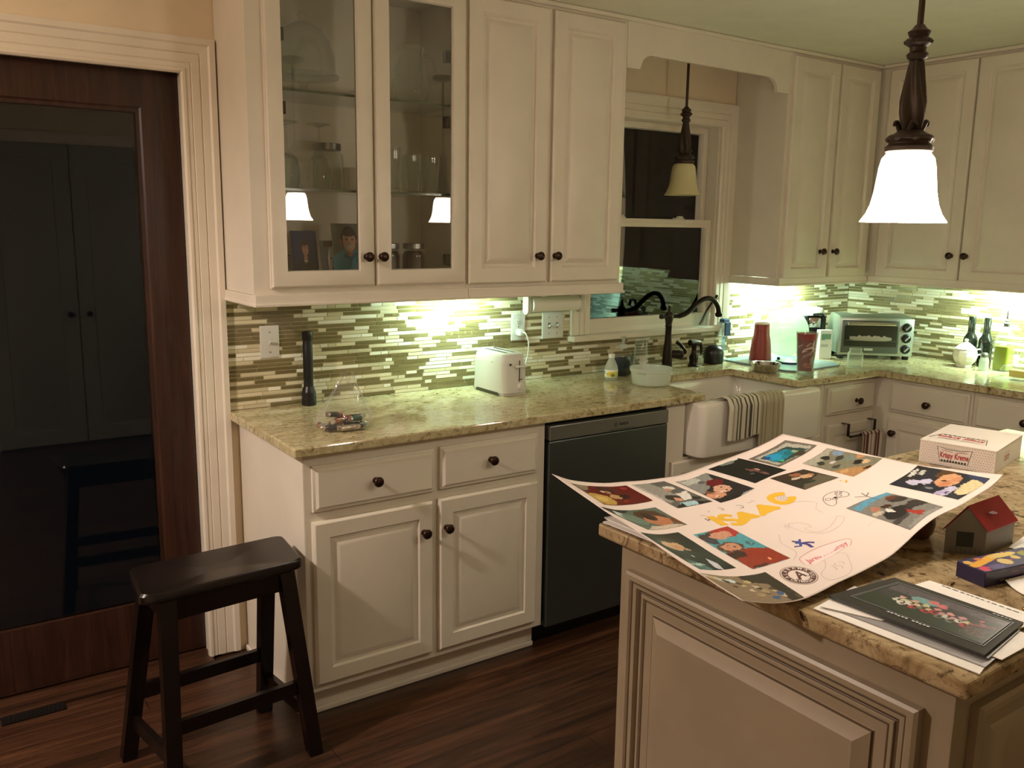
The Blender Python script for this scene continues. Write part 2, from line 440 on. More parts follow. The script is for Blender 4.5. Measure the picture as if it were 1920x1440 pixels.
# glazed door in its cased opening
CAS = [(0, 0), (0, .016), (.006, .022), (.014, .022), (.018, .018), (.030, .018), (.033, .015), (.036, .018), (.060, .018), (.063, .014), (.066, .018), (.088, .020), (.094, .026), (.112, .026), (.114, 0)]
struct('trim_door', sweep3(G(), -1.022, -.148, .012, 2.047, CAS, 0), M_trim)
g = G(); g.box(-1.06, -1.022, 0, .125, .012, 2.085).box(-.138, -.10, 0, .125, .012, 2.085).box(-1.022, -.138, 0, .125, 2.06, 2.085)
g.box(-1.022, -1.01, .10, .125, .012, 2.06).box(-.15, -.138, .10, .125, .012, 2.06)
struct('trim_jamb', g, M_trim)
struct('trim_threshold', G().box(-1.022, -.138, -.055, .125, 0, .014, .004), M_floor)
door = G()
ring(door, face_y(-1.018, .098, .018), .877, 2.038, .135, [(0, 0), (0, .038), (.003, .041), (.118, .041), (.124, .036)], .012)
door = struct('door_1', door, M_mahog)
g = G(); g.box(-.99, -.160, .0562, .092, .03, .243)
door_rail = struct('bottom_rail', g, M_mahog, door)
struct('glass_pane', G().box(-.885, -.274, .073, .079, .2, 1.935), M_pane, door)
door['label'] = 'dark mahogany door with one tall glass pane'
g = G(); g.box(-.815, -.63, -.10, -.035, .0005, .006)
reg = obj('floor_register', g, mat('register_frame', rgb(30, 24, 20), .5, .5)); tag(reg, 'dark metal floor register in the boards by the glass door', 'floor vent')
g = G()
for i in range(14): g.box(-.808+i*.0128, -.802+i*.0128, -.094, -.041, .005, .0085)
obj('grille', g, M_black, reg)

# closet doors on the wall behind the camera (seen mirrored in the glass door)
cl = thing('closet', 'white two-door closet mirrored in the dark glass of the door', 'closet', (.05, YF, 0))
obj('frame', G().box(-.62, .62, 0, .03, 0, 2.16, .004), M_trim, cl)
for sx in (-1, 1):
    x0 = -.55 if sx < 0 else .003
    pg = G(); panel(pg, Matrix(((-1, 0, 0, x0+.547), (0, 0, 1, .03), (0, 1, 0, .012), (0, 0, 0, 1))), .547, 2.07, [(0, 0), (0, .018), (.004, .022), (.1, .022), (.106, .012), (.12, .012), (.14, .02)])
    d = obj('door', pg, mat('closet_paint', rgb(158, 156, 142), .5), cl, smooth=True)
    obj('knob', G().lathe([(.012, 0), (.012, .006), (.008, .02), (.02, .032), (.02, .042), (0, .05)], 16, (sx*.06, .05, .93), rotx(-PI/2)), M_knob, d, smooth=True)

# window over the sink
win = bpy.data.objects.new('window_1', None); C.objects.link(win); win['kind'] = 'structure'; win['label'] = 'double-hung window with dark night panes over the sink'
g = G(); sweep3(g, 1.60, 2.405, 1.095, 2.062, [(0, 0), (0, .014), (.008, .02), (.030, .02), (.034, .016), (.038, .02), (.058, .02), (.062, .016), (.066, .02), (.098, .024), (.108, .024), (.108, 0)], 0)
obj('casing', g, M_trim, win)
g = G(); g.box(1.58, 1.605, .0, .12, 1.075, 2.085).box(2.395, 2.42, .0, .12, 1.075, 2.085).box(1.605, 2.395, .0, .12, 2.06, 2.085).box(1.605, 2.395, 0, .12, 1.075, 1.09)
obj('jamb', g, M_trim, win)
g = G(); ring(g, face_y(1.606, .050, 1.091), .788, .525, .026, [(0, 0), (0, .03), (.002, .032), (.02, .032), (.024, .028)], .012); g.box(1.612, 2.39, .02, .046, 1.10, 1.158).box(1.612, 2.388, .019, .047, 1.579, 1.617)
lower = obj('lower_sash', g, M_trim, win)
obj('pane', G().box(1.63, 2.37, .036, .040, 1.14, 1.59), M_pane, lower)
g = G(); ring(g, face_y(1.606, .098, 1.585), .788, .475, .028, [(0, 0), (0, .03), (.002, .032), (.02, .032), (.024, .028)], .012)
upper = obj('upper_sash', g, M_trim, win)
obj('pane', G().box(1.63, 2.37, .082, .086, 1.61, 2.04), M_pane, upper)
for x in (1.80, 2.18):
    obj('sash_lock', G().box(x-.03, x+.03, .022, .044, 1.617, 1.624, .002).box(x-.008, x+.022, .024, .04, 1.624, 1.632, .002), M_white, lower)
obj('stool', G().box(1.484, 2.52, -.05, .02, 1.067, 1.093, .005), M_trim, win)

# mosaic backsplash: strips of glass and stone set in grout
M_grout = mat('pale_grout', rgb(198, 188, 158), .8)
M_stone = mat('stone_strip', (1, 1, 1, 1), .35); _a = N(M_stone, 'ShaderNodeAttribute'); _a.attribute_name = 'tint'; L(M_stone, _a.outputs['Color'], base(M_stone))
M_gstrip = mat('glass_strip', (1, 1, 1, 1), .1); _a = N(M_gstrip, 'ShaderNodeAttribute'); _a.attribute_name = 'tint'; L(M_gstrip, _a.outputs['Color'], base(M_gstrip))
def mosaic(name, M, spans, z0, z1, label, seed):
    """spans(z) -> list of (u0,u1)"""
    rnd = random.Random(seed); b = bmesh.new(); ly = b.faces.layers.float_color.new('tint'); H, gr = .0128, .0017
    def put(u0, u1, v0, v1, n, col, mi, e=.0008):
        lo = [b.verts.new(M @ Vector(p)) for p in ((u0, v0, 0), (u1, v0, 0), (u1, v1, 0), (u0, v1, 0))]
        hi = [b.verts.new(M @ Vector(p)) for p in ((u0+e, v0+e, n), (u1-e, v0+e, n), (u1-e, v1-e, n), (u0+e, v1-e, n))]
        fs = [b.faces.new(hi)]+[b.faces.new((lo[i], lo[(i+1) % 4], hi[(i+1) % 4], hi[i])) for i in range(4)]
        for f in fs: f[ly] = col; f.material_index = mi
    z = z0; last = []
    while z < z1-.003:
        ze = min(z+H, z1)
        for a, e_ in spans((z+ze)/2):
            u = a-rnd.uniform(0, .06)
            while u < e_:
                k = rnd.random()
                ln = rnd.choice((.03, .047, .062, .078, .097, .125, .15))
                a0, a1 = max(u, a), min(u+ln, e_)
                if a1-a0 > .004:
                    if k < .45:
                        t = rnd.uniform(-8, 10); put(a0, a1, z, ze, .0075, rgb(120+t, 108+t, 72+t*.8), 1)
                    elif k < .72:
                        t = rnd.uniform(-10, 10); put(a0, a1, z, ze, .0072, rgb(214+t, 203+t, 170+t), 2)
                    else:
                        t = rnd.uniform(-8, 8); put(a0, a1, z, ze, .0072, rgb(238+t, 233+t, 214+t), 2)
                u += ln+gr
        z += H+gr
    for a, e_ in spans(z0+.001): put(a, e_, z0, min(z1, 1.062) if z1 > 1.1 and len(spans(1.2)) > 1 else z1, .0055, rgb(198, 188, 158), 0, 0)
    if len(spans(1.2)) > 1:
        for a, e_ in spans(1.2): put(a, e_, 1.062, z1, .0055, rgb(198, 188, 158), 0, 0)
    o = obj(name, b, [M_grout, M_gstrip, M_stone]); tag(o, label, 'backsplash'); return o
mosaic('backsplash', face_y(0, -.001, 0), lambda z: [(-.033, XR-.012)] if z < 1.065 else [(-.033, 1.490), (2.515, XR-.012)], .9150, 1.342,
       'olive and cream mosaic strip backsplash along the window wall', 3)
mosaic('backsplash', face_x(XR-.001, 0, 0), lambda z: [(.004, 2.34)], .9150, 1.342,
       'olive and cream mosaic strip backsplash on the right-hand wall', 5)

# ------------------------------------------------------------------ cabinets
def knob(parent, M):
    return obj('knob', G().lathe([(.0105, 0), (.0105, .003), (.006, .006), (.0055, .014), (.010, .018), (.0158, .022), (.0168, .027), (.0150, .031), (.0125, .0325), (.0118, .0312), (.006, .0335), (0, .034)], 20, M=M), M_knob, parent, smooth=True)
def front_y(cab, nm, x0, x1, z0, z1, y, loops, kn=None):
    """door or drawer front in a face looking towards -y ; world coordinates"""
    r = Vector(cab.location)
    o = obj(nm, panel(G(), face_y(x0-r.x, y-r.y, z0-r.z), x1-x0, z1-z0, loops), M_cab, cab, smooth=True, angle=25)
    for k in (kn or []): knob(o, face_y(k[0]-r.x, y-r.y-.019, k[1]-r.z))
    return o
def front_x(cab, nm, y0, y1, z0, z1, x, loops, kn=None, m=None):
    r = Vector(cab.location)
    o = obj(nm, panel(G(), face_x(x-r.x, y0-r.y, z0-r.z), y0-y1, z1-z0, loops), m or M_cab, cab, smooth=True, angle=25)
    for k in (kn or []): knob(o, face_x(x-r.x-.019, k[0]-r.y, k[1]-r.z))
    return o
UB, UT = 1.345, 2.378
# glass-fronted wall cabinet
gc = thing('wall_cabinet', 'cream wall cabinet with two glass doors showing glassware and portraits', 'cabinet', (.36, -.003, UB))
g = G()
g.box(-.03, -.012, -.307, -.003, UB, UT).box(.737, .755, -.307, -.003, UB, UT).box(-.012, .737, -.307, -.003, UB, UB+.025).box(-.012, .737, -.307, -.003, UT-.018, UT).box(-.012, .737, -.012, -.003, UB, UT)
obj('carcass', g, M_cab, gc, world=True)
g = G()
g.box(-.031, .034, -.3135, -.3005, UB+.0005, UT).box(.728, .755, -.3135, -.300, UB, UT).box(.034, .728, -.3135, -.300, UB, UB+.03).box(.034, .728, -.3135, -.300, UT-.03, UT).box(.372, .40, -.3130, -.300, UB+.03, UT-.03)
obj('face_frame', g, M_cab, gc, world=True)
g = G(); g.box(-.036, .755, -.336, -.313, 1.307, UB+.002, .003).box(-.036, -.014, -.313, -.003, 1.307, UB-.001, .003).box(-.039, .755, -.342, -.330, 1.307, 1.318, .003).box(-.0395, -.030, -.340, -.003, 1.307, 1.318, .003)
obj('light_rail', g, M_cab, gc, world=True)
for (a, b_, kx) in ((.021, .384, .351), (.391, .747, .406)):
    r = gc.location
    g = G(); ring(g, face_y(a-r.x, -.3137-r.y, 1.364-r.z), b_-a, 2.366-1.364, .054, [(0, 0), (0, .011), (.004, .0125), (.006, .017), (.011, .019)], .004)
    d = obj('door', g, M_cab, gc, smooth=True, angle=25)
    obj('glass_pane', G().box(a+.050-r.x, b_-.050-r.x, -.3215-r.y, -.3185-r.y, 1.414-r.z, 2.316-r.z), M_pane, d)
    knob(d, face_y(kx-r.x, -.3325-r.y, 1.464-r.z))
    hx = b_-.06 if a > .2 else a+.06
    for hz in (1.45, 1.93, 2.15): obj('hinge', G().box(hx-.012-r.x, hx+.012-r.x, -.312-r.y, -.285-r.y, hz-.02-r.z, hz+.02-r.z, .003), M_bronze, d)
M_shelfglass = mat('shelf_glass_edge', rgb(92, 100, 74), .1)
for z in (1.684, 1.993):
    obj('glass_shelf', G().box(-.011, .736, -.285, -.013, z-.007, z), [M_glass], gc, world=True)
    obj('shelf_edge', G().box(-.011, .736, -.2895, -.2851, z-.008, z), M_shelfglass, gc, world=True)
# two-door wall cabinet
sc2 = thing('wall_cabinet', 'cream two-door wall cabinet between the glass cabinet and the window', 'cabinet', (1.13, -.003, UB))
obj('carcass', G().box(.756, 1.505, -.313, -.003, UB, UT, .001), M_cab, sc2, world=True)
obj('light_rail', G().box(.756, 1.511, -.336, -.313, 1.307, UB+.002, .003).box(1.489, 1.511, -.313, -.003, 1.307, UB-.001, .003).box(.756, 1.514, -.342, -.330, 1.307, 1.318, .003), M_cab, sc2, world=True)
front_y(sc2, 'door', .760, 1.112, 1.361, 2.366, -.3135, RAISED, [(1.066, 1.462)])
front_y(sc2, 'door', 1.134, 1.480, 1.361, 2.366, -.3135, RAISED, [(1.150, 1.462)])
# right of the window
rc = thing('wall_cabinet', 'cream wall cabinet in the corner right of the window', 'cabinet', (2.86, -.003, UB))
obj('carcass', G().box(2.504, 3.2095, -.313, -.003, UB, UT, .001), M_cab, rc, world=True)
obj('light_rail', G().box(2.499, 3.22, -.336, -.313, 1.307, UB+.002, .003).box(2.499, 2.521, -.313, -.003, 1.307, UB-.001, .003).box(2.496, 3.20, -.342, -.330, 1.307, 1.318, .003), M_cab, rc, world=True)
front_y(rc, 'door', 2.528, 2.862, 1.334, 2.366, -.3135, RAISED, [(2.797, 1.471)])
front_y(rc, 'door', 2.878, 3.190, 1.334, 2.366, -.3135, RAISED, [(2.897, 1.471)])
# along the right wall
def right_wall(y0, y1, seam, ks, lab):
    c = thing('wall_cabinet', lab, 'cabinet', (XR-.003, (y0+y1)/2, UB))
    obj('carcass', G().box(3.2275, XR-.003, y1, y0, UB, UT, .001), M_cab, c, world=True)
    obj('light_rail', G().box(3.204, 3.227, y1, min(y0, -.337), 1.307, UB+.002, .003).box(3.199, 3.210, y1, min(y0, -.337), 1.307, 1.318, .003), M_cab, c, world=True)
    front_x(c, 'door', min(y0, -.325)-.045, seam+.004, 1.334, 2.366, 3.227, RAISED, [(ks[0], 1.462)])
    front_x(c, 'door', seam-.004, y1+.04, 1.334, 2.366, 3.227, RAISED, [(ks[1], 1.462)])
right_wall(-.003, -1.295, -.812, (-.772, -.845), 'cream two-door wall cabinet on the right wall behind the lit pendant')
right_wall(-1.297, -2.25, -1.775, (-1.735, -1.81), 'cream wall cabinet on the right wall beyond the picture edge')
# valance board over the sink
P = [(1.506, 2.378), (1.506, 2.203), (1.572, 2.203)]
for k in range(9):
    a = k/8*PI/2; P.append((1.572+.010+.058*(1-math.cos(a)), 2.208+.054*math.sin(a)))
P += [(2.36, 2.256)]
for k in range(1, 9):
    a = k/8*PI/2; P.append((2.36+.064*math.sin(a), 2.256-.056*(1-math.cos(a))))
P += [(2.43, 2.194), (2.503, 2.194), (2.503, 2.378)]
tag(obj('valance', G().prism(P, .0165, face_y(0, -.297, 0)), M_cab), 'scalloped cream valance board spanning the sink window', 'valance')
g = G(); g.box(-.036, 3.225, -.330, -.300, 2.378, ZC-.001, .004)
g.box(3.205, 3.235, -2.25, -.331, 2.378, ZC-.001, .004); g.box(-.036, -.006, -.30, -.003, 2.378, ZC-.001, .004)
struct('trim_crown', g, M_cab)

# base cabinets, window wall
def carcass(cab, x0, x1, top=.8835, mid=None):
    g = G(); g.box(x0, x1, -.61, -.003, .10, top, .0008); obj('carcass', g, M_cab, cab, world=True)
    g = G(); g.box(x0, x1, -.553, -.003, .0, .0995); obj('toe_kick', g, M_cab, cab, world=True)
DL = [(0, 0), (0, .012), (.003, .017), (.007, .020), (.052, .020), (.058, .013), (.066, .012), (.082, .018), (.088, .019)]
bc = thing('base_cabinet', 'cream base cabinet with two drawers over two doors by the stool', 'cabinet', (.455, -.3, 0))
carcass(bc, .0, .911)
obj('shoe_moulding', G().box(-.012, .908, -.567, -.5535, 0, .019, .004).box(-.013, -.0005, -.5535, -.003, 0, .019, .004), M_cab, bc, world=True)
obj('end_panel', G().box(-.0015, -.0002, -.609, -.003, .02, .8835), M_cab, bc, world=True)
front_y(bc, 'drawer', .024, .448, .700, .846, -.6105, DRAWER, [(.230, .774)])
front_y(bc, 'drawer', .470, .872, .702, .848, -.6105, DRAWER, [(.666, .781)])
front_y(bc, 'door', .020, .440, .128, .668, -.6105, DL, [(.403, .568)])
front_y(bc, 'door', .464, .874, .128, .670, -.6105, DL, [(.489, .570)])
# dishwasher
dw = thing('dishwasher', 'dark stainless dishwasher under the granite beside the sink', 'dishwasher', (1.215, -.3, 0))
obj('body', G().box(.915, 1.514, -.588, -.01, .10, .872).box(.915, 1.514, -.54, -.03, 0, .0995), M_blackgloss, dw, world=True)
obj('door', G().box(.921, 1.510, -.628, -.589, .092, .8085, .005), M_dwsteel, dw, world=True)
M_dwstrip = mat('control_strip_steel', rgb(150, 154, 150), .3, .8)
cp = obj('control_panel', G().box(.921, 1.510, -.631, -.589, .8105, .8665, .004), M_dwstrip, dw, world=True)
r = dw.location
g = G(); g.b.free(); g.b = text_bm('BOSCH', .0135, lambda x, y: (1.273+x-r.x, -.6316-r.y, .8365+y), font_bold=.0006)
obj('maker_lettering', g, M_black, cp)
g = G(); stroke(g, [(.0085*math.cos(a), .0085*math.sin(a)) for a in [2*PI*k/20 for k in range(20)]], .0016, lambda x, y: (1.232+x-r.x, -.6316-r.y, .8365+y), closed=True); stroke(g, [(-.003, -.005), (-.003, .005)], .0016, lambda x, y: (1.232+x-r.x, -.6316-r.y, .8365+y)); stroke(g, [(.003, -.005), (.003, .005)], .0016, lambda x, y: (1.232+x-r.x, -.6316-r.y, .8365+y)); stroke(g, [(-.003, 0), (.003, 0)], .0016, lambda x, y: (1.232+x-r.x, -.6316-r.y, .8365+y))
obj('maker_mark', g, M_black, cp)
obj('indicator_line', G().box(1.20, 1.33, -.6315, -.6305, .8180, .8194), M_black, cp, world=True)
# sink base and farmhouse sink
sb = thing('base_cabinet', 'cream sink base cabinet under the white apron sink', 'cabinet', (2.02, -.3, 0))
g = G(); g.box(1.5175, 2.526, -.609, -.003, .10, .648).box(1.5175, 1.622, -.609, -.003, .648, .8835).box(2.408, 2.526, -.609, -.003, .648, .8835)
obj('carcass', g, M_cab, sb, world=True); obj('toe_kick', G().box(1.5175, 2.526, -.553, -.003, 0, .0995), M_cab, sb, world=True)
DS = [(0, 0), (0, .012), (.003, .017), (.007, .020), (.050, .020), (.056, .013), (.064, .012), (.080, .018), (.086, .019)]
front_y(sb, 'door', 1.545, 2.018, .13, .640, -.6095, DS)
front_y(sb, 'door', 2.036, 2.500, .13, .640, -.6095, DS, [(2.078, .60)])
sk = thing('sink', 'white farmhouse sink with a rounded apron front', 'sink', (2.015, -.45, .65))
g = G(); o_ = [(.0, .655), (.0, .875), (.006, .8815)]
lp = [rrect(1.630+i, 2.400-i, -.700+i, -.205-i, .035, z, 6) for i, z in ((.02, .651), (.004, .662), (0, .68), (0, .868), (.004, .878), (.012, .8825))]
lp += [rrect(1.672, 2.358, -.655, -.240, .03, .8825, 6), rrect(1.678, 2.352, -.649, -.246, .03, .872, 6), rrect(1.684, 2.346, -.643, -.252, .035, .70, 6), rrect(1.71, 2.32, -.617, -.278, .04, .672, 6)]
g.loft(lp); obj('basin', g, M_porc, sk, smooth=True, world=True)
obj('drain', G().lathe([(.045, 0), (.045, .003), (.03, .003), (.028, -.001)], 20, (2.015, -.44, .6725)), M_bronze, sk, smooth=True, world=True)
# drawer unit in the corner
cb = thing('base_cabinet', 'narrow cream base cabinet in the corner right of the sink', 'cabinet', (2.72, -.3, 0))
carcass(cb, 2.5275, 2.93)
front_y(cb, 'drawer', 2.545, 2.905, .720, .852, -.6105, DRAWER, [(2.755, .777)])
cdoor = front_y(cb, 'door', 2.556, 2.905, .13, .672, -.6105, DS)
# right wall base run
def base_right(y0, y1, lab, first):
    c = thing('base_cabinet', lab, 'cabinet', (3.2, (y0+y1)/2, 0))
    obj('carcass', G().box(2.932, XR-.003, y1, y0, .10, .8835, .0008), M_cab, c, world=True)
    obj('toe_kick', G().box(2.989, XR-.003, y1, y0, 0, .0995), M_cab, c, world=True)
    front_x(c, 'drawer', first, y1+.012, .720, .862, 2.9315, DRAWER, [((first+y1)/2, .783)])
    front_x(c, 'door', first, y1+.012, .13, .690, 2.9315, DS, [(first-.04, .62)])
base_right(-.003, -1.095, 'cream base cabinet under the corner of the right-hand counter', -.700)
base_right(-1.097, -1.56, 'cream drawer cabinet at the right edge of the picture', -1.109)
base_right(-1.562, -2.33, 'cream base cabinet on the right wall behind the doughnut box', -1.574)
# granite worktop
g = G()
g.prism([(-.039, -.0015), (-.039, -.645), (1.700, -.645), (1.700, -.250), (2.290, -.250), (2.290, -.645), (2.897, -.645), (2.897, -2.345), (XR-.0015, -2.345), (XR-.0015, -.0015)], .030, T(0, 0, .8840), bev=.0045)
tag(obj('countertop', g, M_granite), 'speckled beige granite countertop running around the walls and sink', 'countertop')

# ------------------------------------------------------------------ under-cabinet strip lights
def strip(M, ln, lab, md=None, tilt=44):
    t = thing('under_cabinet_light', lab, 'light', M.translation, 0, 'lights under the wall cabinets'); R = M.to_3x3().to_4x4()
    R = R @ rotx(math.radians(tilt))
    h = obj('housing', G().box(-ln/2, ln/2, -.032, .0, -.012, -.001, .002).box(-ln/2, ln/2, -.034, -.031, -.020, -.001, .001), M_white, t); h.matrix_local = R
    d = obj('diffuser', G().box(-ln/2+.008, ln/2-.008, -.030, -.003, -.0165, -.0122, .001), md or M_diff, t); d.matrix_local = R
strip(T(.875, -.115, UB-.0005), .26, 'strip light glowing above the white toaster')
strip(T(2.86, -.115, UB-.0005), .36, 'strip light glowing above the red cups', M_diff2, 30)
strip(T(XR-.115, -1.07, UB-.0005) @ rotz(-PI/2), .52, 'strip light glowing above the oil bottles', M_diff2, 30)
strip(T(XR-.115, -1.72, UB-.0005) @ rotz(-PI/2), .46, 'strip light on the right wall beyond the picture edge', M_diff2, 40)

# ------------------------------------------------------------------ pendants
def pendant(loc, lit, lab, ztop=ZC):
    """loc = centre of shade rim"""
    t = thing('pendant_lamp', lab, 'lamp', loc)
    prof = [(.030, .140), (.042, .138), (.050, .128), (.054, .110), (.057, .085), (.060, .060), (.065, .036), (.073, .016), (.082, .003), (.0835, .0), (.0805, .0005), (.070, .017), (.062, .037), (.057, .060), (.054, .085), (.051, .110), (.047, .125), (.038, .134), (.030, .136)]
    obj('glass_shade', G().lathe(prof+[prof[0]], 40, cap=False), M_shade if lit else M_shade_off, t, smooth=True)
    g = G(); g.lathe([(0, .136), (.040, .137), (.046, .142), (.047, .150), (.040, .156), (.040, .160), (.045, .166), (.043, .172), (.030, .178), (.022, .184), (0, .184)], 28)
    for k in range(8):
        a = k*PI/4; g.lathe([(.008, 0), (.011, .006), (.004, .013), (0, .016)], 8, (.037*math.cos(a), .037*math.sin(a), .160))
    obj('socket_cap', g, M_iron, t, smooth=True)
    # stem of four twisted leaves
    g = G(); lps = []
    for i in range(15):
        u = i/14; pr_ = [(0, .012), (.08, .020), (.25, .0245), (.42, .0235), (.7, .0165), (1, .0105)]
        for q in range(5):
            if pr_[q][0] <= u <= pr_[q+1][0]: R = pr_[q][1]+(pr_[q+1][1]-pr_[q][1])*(u-pr_[q][0])/(pr_[q+1][0]-pr_[q][0])
        lps.append([(R*(1+.24*math.cos(4*a+u*4.4))*math.cos(a), R*(1+.24*math.cos(4*a+u*4.4))*math.sin(a), .176+u*.147) for a in [2*PI*q/40 for q in range(40)]])
    g.loft(lps)
    for k in range(4):
        a = k*PI/2+.4; g.tube(smoothline([(.020*math.cos(a), .020*math.sin(a), .182), (.028*math.cos(a+.3), .028*math.sin(a+.3), .20), (.034*math.cos(a+.5), .034*math.sin(a+.5), .192)], 4), [.005, .005, .005, .005, .005, .004, .004, .003, .002], 8)
    obj('leaf_stem', g, M_iron, t, smooth=True)
    g = G(); g.lathe([(.012, .318), (.019, .323), (.021, .330), (.015, .336), (.016, .344), (.024, .350), (.025, .357), (.018, .363), (.020, .368), (.022, .373), (.014, .379), (.009, .386), (0, .386)], 20)
    for k in range(6): g.lathe([(.006, 0), (.008, .005), (.002, .011), (0, .012)], 8, (.020*math.cos(k*PI/3), .020*math.sin(k*PI/3), .350))
    obj('knuckle', g, M_iron, t, smooth=True)
    H = ztop-loc[2]
    obj('rod', G().tube([(0, 0, .38), (0, 0, H-.02)], .0062, 12), M_iron, t, smooth=True)
    obj('canopy', G().lathe([(.010, H-.032), (.030, H-.028), (.055, H-.014), (.060, H-.003), (.060, H-.0005), (0, H-.0005)], 28), M_iron, t, smooth=True)
    if lit:
        obj('bulb', G().lathe([(0, .115), (.010, .116), (.013, .120), (.013, .124), (.012, .127), (.013, .134), (0, .134)], 20), emit('bulb', (1, .84, .62, 1), 40), t, smooth=True)
        ld = bpy.data.lights.new('bulb_light', 'POINT'); ld.energy = lit; ld.color = (1, .88, .78); ld.shadow_soft_size = .025
        lo = bpy.data.objects.new('bulb_light', ld); C.objects.link(lo); lo.parent = t; lo.location = (0, 0, .088)
    return t
pendant((.766, -2.017, 1.590), PENDANT_W, 'lit bell-shaped pendant lamp hanging over the poster')
pendant((1.642, -2.017, 1.590), PENDANT_W, 'second lit pendant lamp over the island, mirrored in the right glass door')
pendant((2.00, -.165, 1.722), 0, 'unlit bell-shaped pendant lamp hanging in front of the sink window')

# dining lamp far left of the camera: the warm light on the cabinet ends
dl = thing('dining_lamp', 'warm glass-shaded lamp over the dining end of the room, left of the picture', 'lamp', (-1.62, -.92, 2.08))
obj('glass_shade', G().lathe([(.13, -.02), (.10, .06), (.06, .14), (.057, .14), (.097, .06), (.127, -.02), (.13, -.02)], 32, cap=False), shade_mat('dining_shade', 2.0), dl, smooth=True)
obj('rod', G().tube([(0, 0, .1), (0, 0, ZC-2.08-.001)], .006), M_iron, dl)
obj('bulb', G().lathe([(0, .06), (.03, .075), (.03, .11), (.012, .14), (0, .14)], 16), emit('dining_bulb', (1, .7, .42, 1), 30), dl, smooth=True)
_d = bpy.data.lights.new('dining_light', 'POINT'); _d.energy = DINING_W; _d.color = (1, .84, .75); _d.shadow_soft_size = .05
_o = bpy.data.objects.new('dining_light', _d); C.objects.link(_o); _o.parent = dl; _o.location = (0, 0, .03)

CT = .9142     # worktop surface
# ------------------------------------------------------------------ things in the glass cabinet
def squash(ar, k, dz):
    ar.sh = [('e', q[1], q[2]*k+dz, q[3], q[4]*k, q[5], q[6], q[7]) if q[0] == 'e' else ('p', [(x, y*k+dz) for x, y in q[1]], q[2]) for q in ar.sh]; return ar
def portrait(loc, w, h, rz, tilt, art, lab):
    t = thing('photograph', lab, 'photo', loc, rz, None)
    R = rotx(-tilt)
    printed('print', lambda u, v: R @ Vector(((u-.5)*w, -.0012, h*(1-v))), art, 64, 80, M_matteink, t)
    obj('card', G().box(-w/2, w/2, -.001, .0005, 0, h), M_paper, t).matrix_local = R
    return t
a = Art((38, 52, 96), (30, 36, 66)).e(.52, .98, .40, .26, (24, 22, 24)).e(.52, .70, .07, .12, (186, 138, 112)).e(.52, .42, .17, .19, (52, 36, 28)).e(.53, .47, .125, .165, (196, 146, 118)).e(.48, .44, .02, .010, (50, 34, 30)).e(.58, .44, .02, .010, (50, 34, 30)).e(.53, .57, .05, .012, (160, 90, 82)).e(.53, .50, .014, .03, (178, 126, 100)).e(.52, .765, .08, .02, (210, 205, 200)).e(.50, .32, .16, .08, (48, 34, 28))
squash(a, .80, -.03).sh.insert(0, ('p', [(.1, .84), (.95, .84), (1, 1.1), (0, 1.1)], (24, 22, 24)))
portrait((.205, -.17, UB+.0255), .105, .178, .25, .13, a, 'school portrait on a dark blue backdrop in the cabinet')
a = Art((92, 92, 90)).e(.5, 1.0, .5, .26, (70, 70, 70)).e(.60, .50, .30, .34, (30, 30, 30)).e(.66, .46, .28, .34, (215, 213, 210)).e(.62, .64, .22, .20, (205, 203, 200)).e(.80, .42, .05, .02, (60, 60, 60)).e(.56, .42, .05, .02, (60, 60, 60)).e(.68, .66, .09, .02, (120, 110, 110)).e(.68, .54, .04, .05, (180, 178, 175)).p([(.2, 0), (1, 0), (1, .12), (.2, .16)], (70, 40, 28))
portrait((.287, -.185, UB+.0255), .070, .145, .05, .13, a, 'small black and white portrait between the two colour ones')
a = Art((124, 128, 118), (112, 116, 108)).e(.48, 1.02, .60, .36, (70, 178, 206)).e(.50, .68, .11, .13, (196, 146, 116)).p([(.36, .72), (.5, .84), (.66, .70), (.74, .75), (.54, .90), (.30, .80)], (44, 132, 160)).e(.50, .42, .24, .265, (66, 48, 36)).e(.51, .47, .195, .235, (238, 190, 158)).e(.51, .30, .20, .085, (62, 46, 34)).e(.26, .49, .03, .05, (200, 150, 122)).e(.76, .49, .03, .05, (200, 150, 122)).e(.43, .44, .035, .016, (46, 34, 30)).e(.60, .44, .035, .016, (46, 34, 30)).e(.52, .53, .03, .035, (200, 148, 118)).e(.52, .60, .09, .026, (238, 230, 222)).p([(.495, .82), (.535, .82), (.53, 1), (.50, 1)], (40, 118, 146))
for k in (.86, .93): a.e(.515, k, .012, .009, (220, 225, 225))
a.p([(.70, .87), (.73, .87), (.73, .91), (.70, .91)], (20, 40, 52)).p([(.77, .87), (.80, .87), (.80, .91), (.77, .91)], (20, 40, 52)).p([(.72, .885), (.78, .885), (.78, .895), (.72, .895)], (20, 40, 52))
squash(a, .80, -.085).sh.insert(0, ('p', [(-.1, .86), (1.1, .86), (1.1, 1.1), (-.1, 1.1)], (70, 178, 206)))
portrait((.358, -.20, UB+.0255), .132, .205, .10, .14, a, 'large portrait of a smiling child in a blue polo shirt')

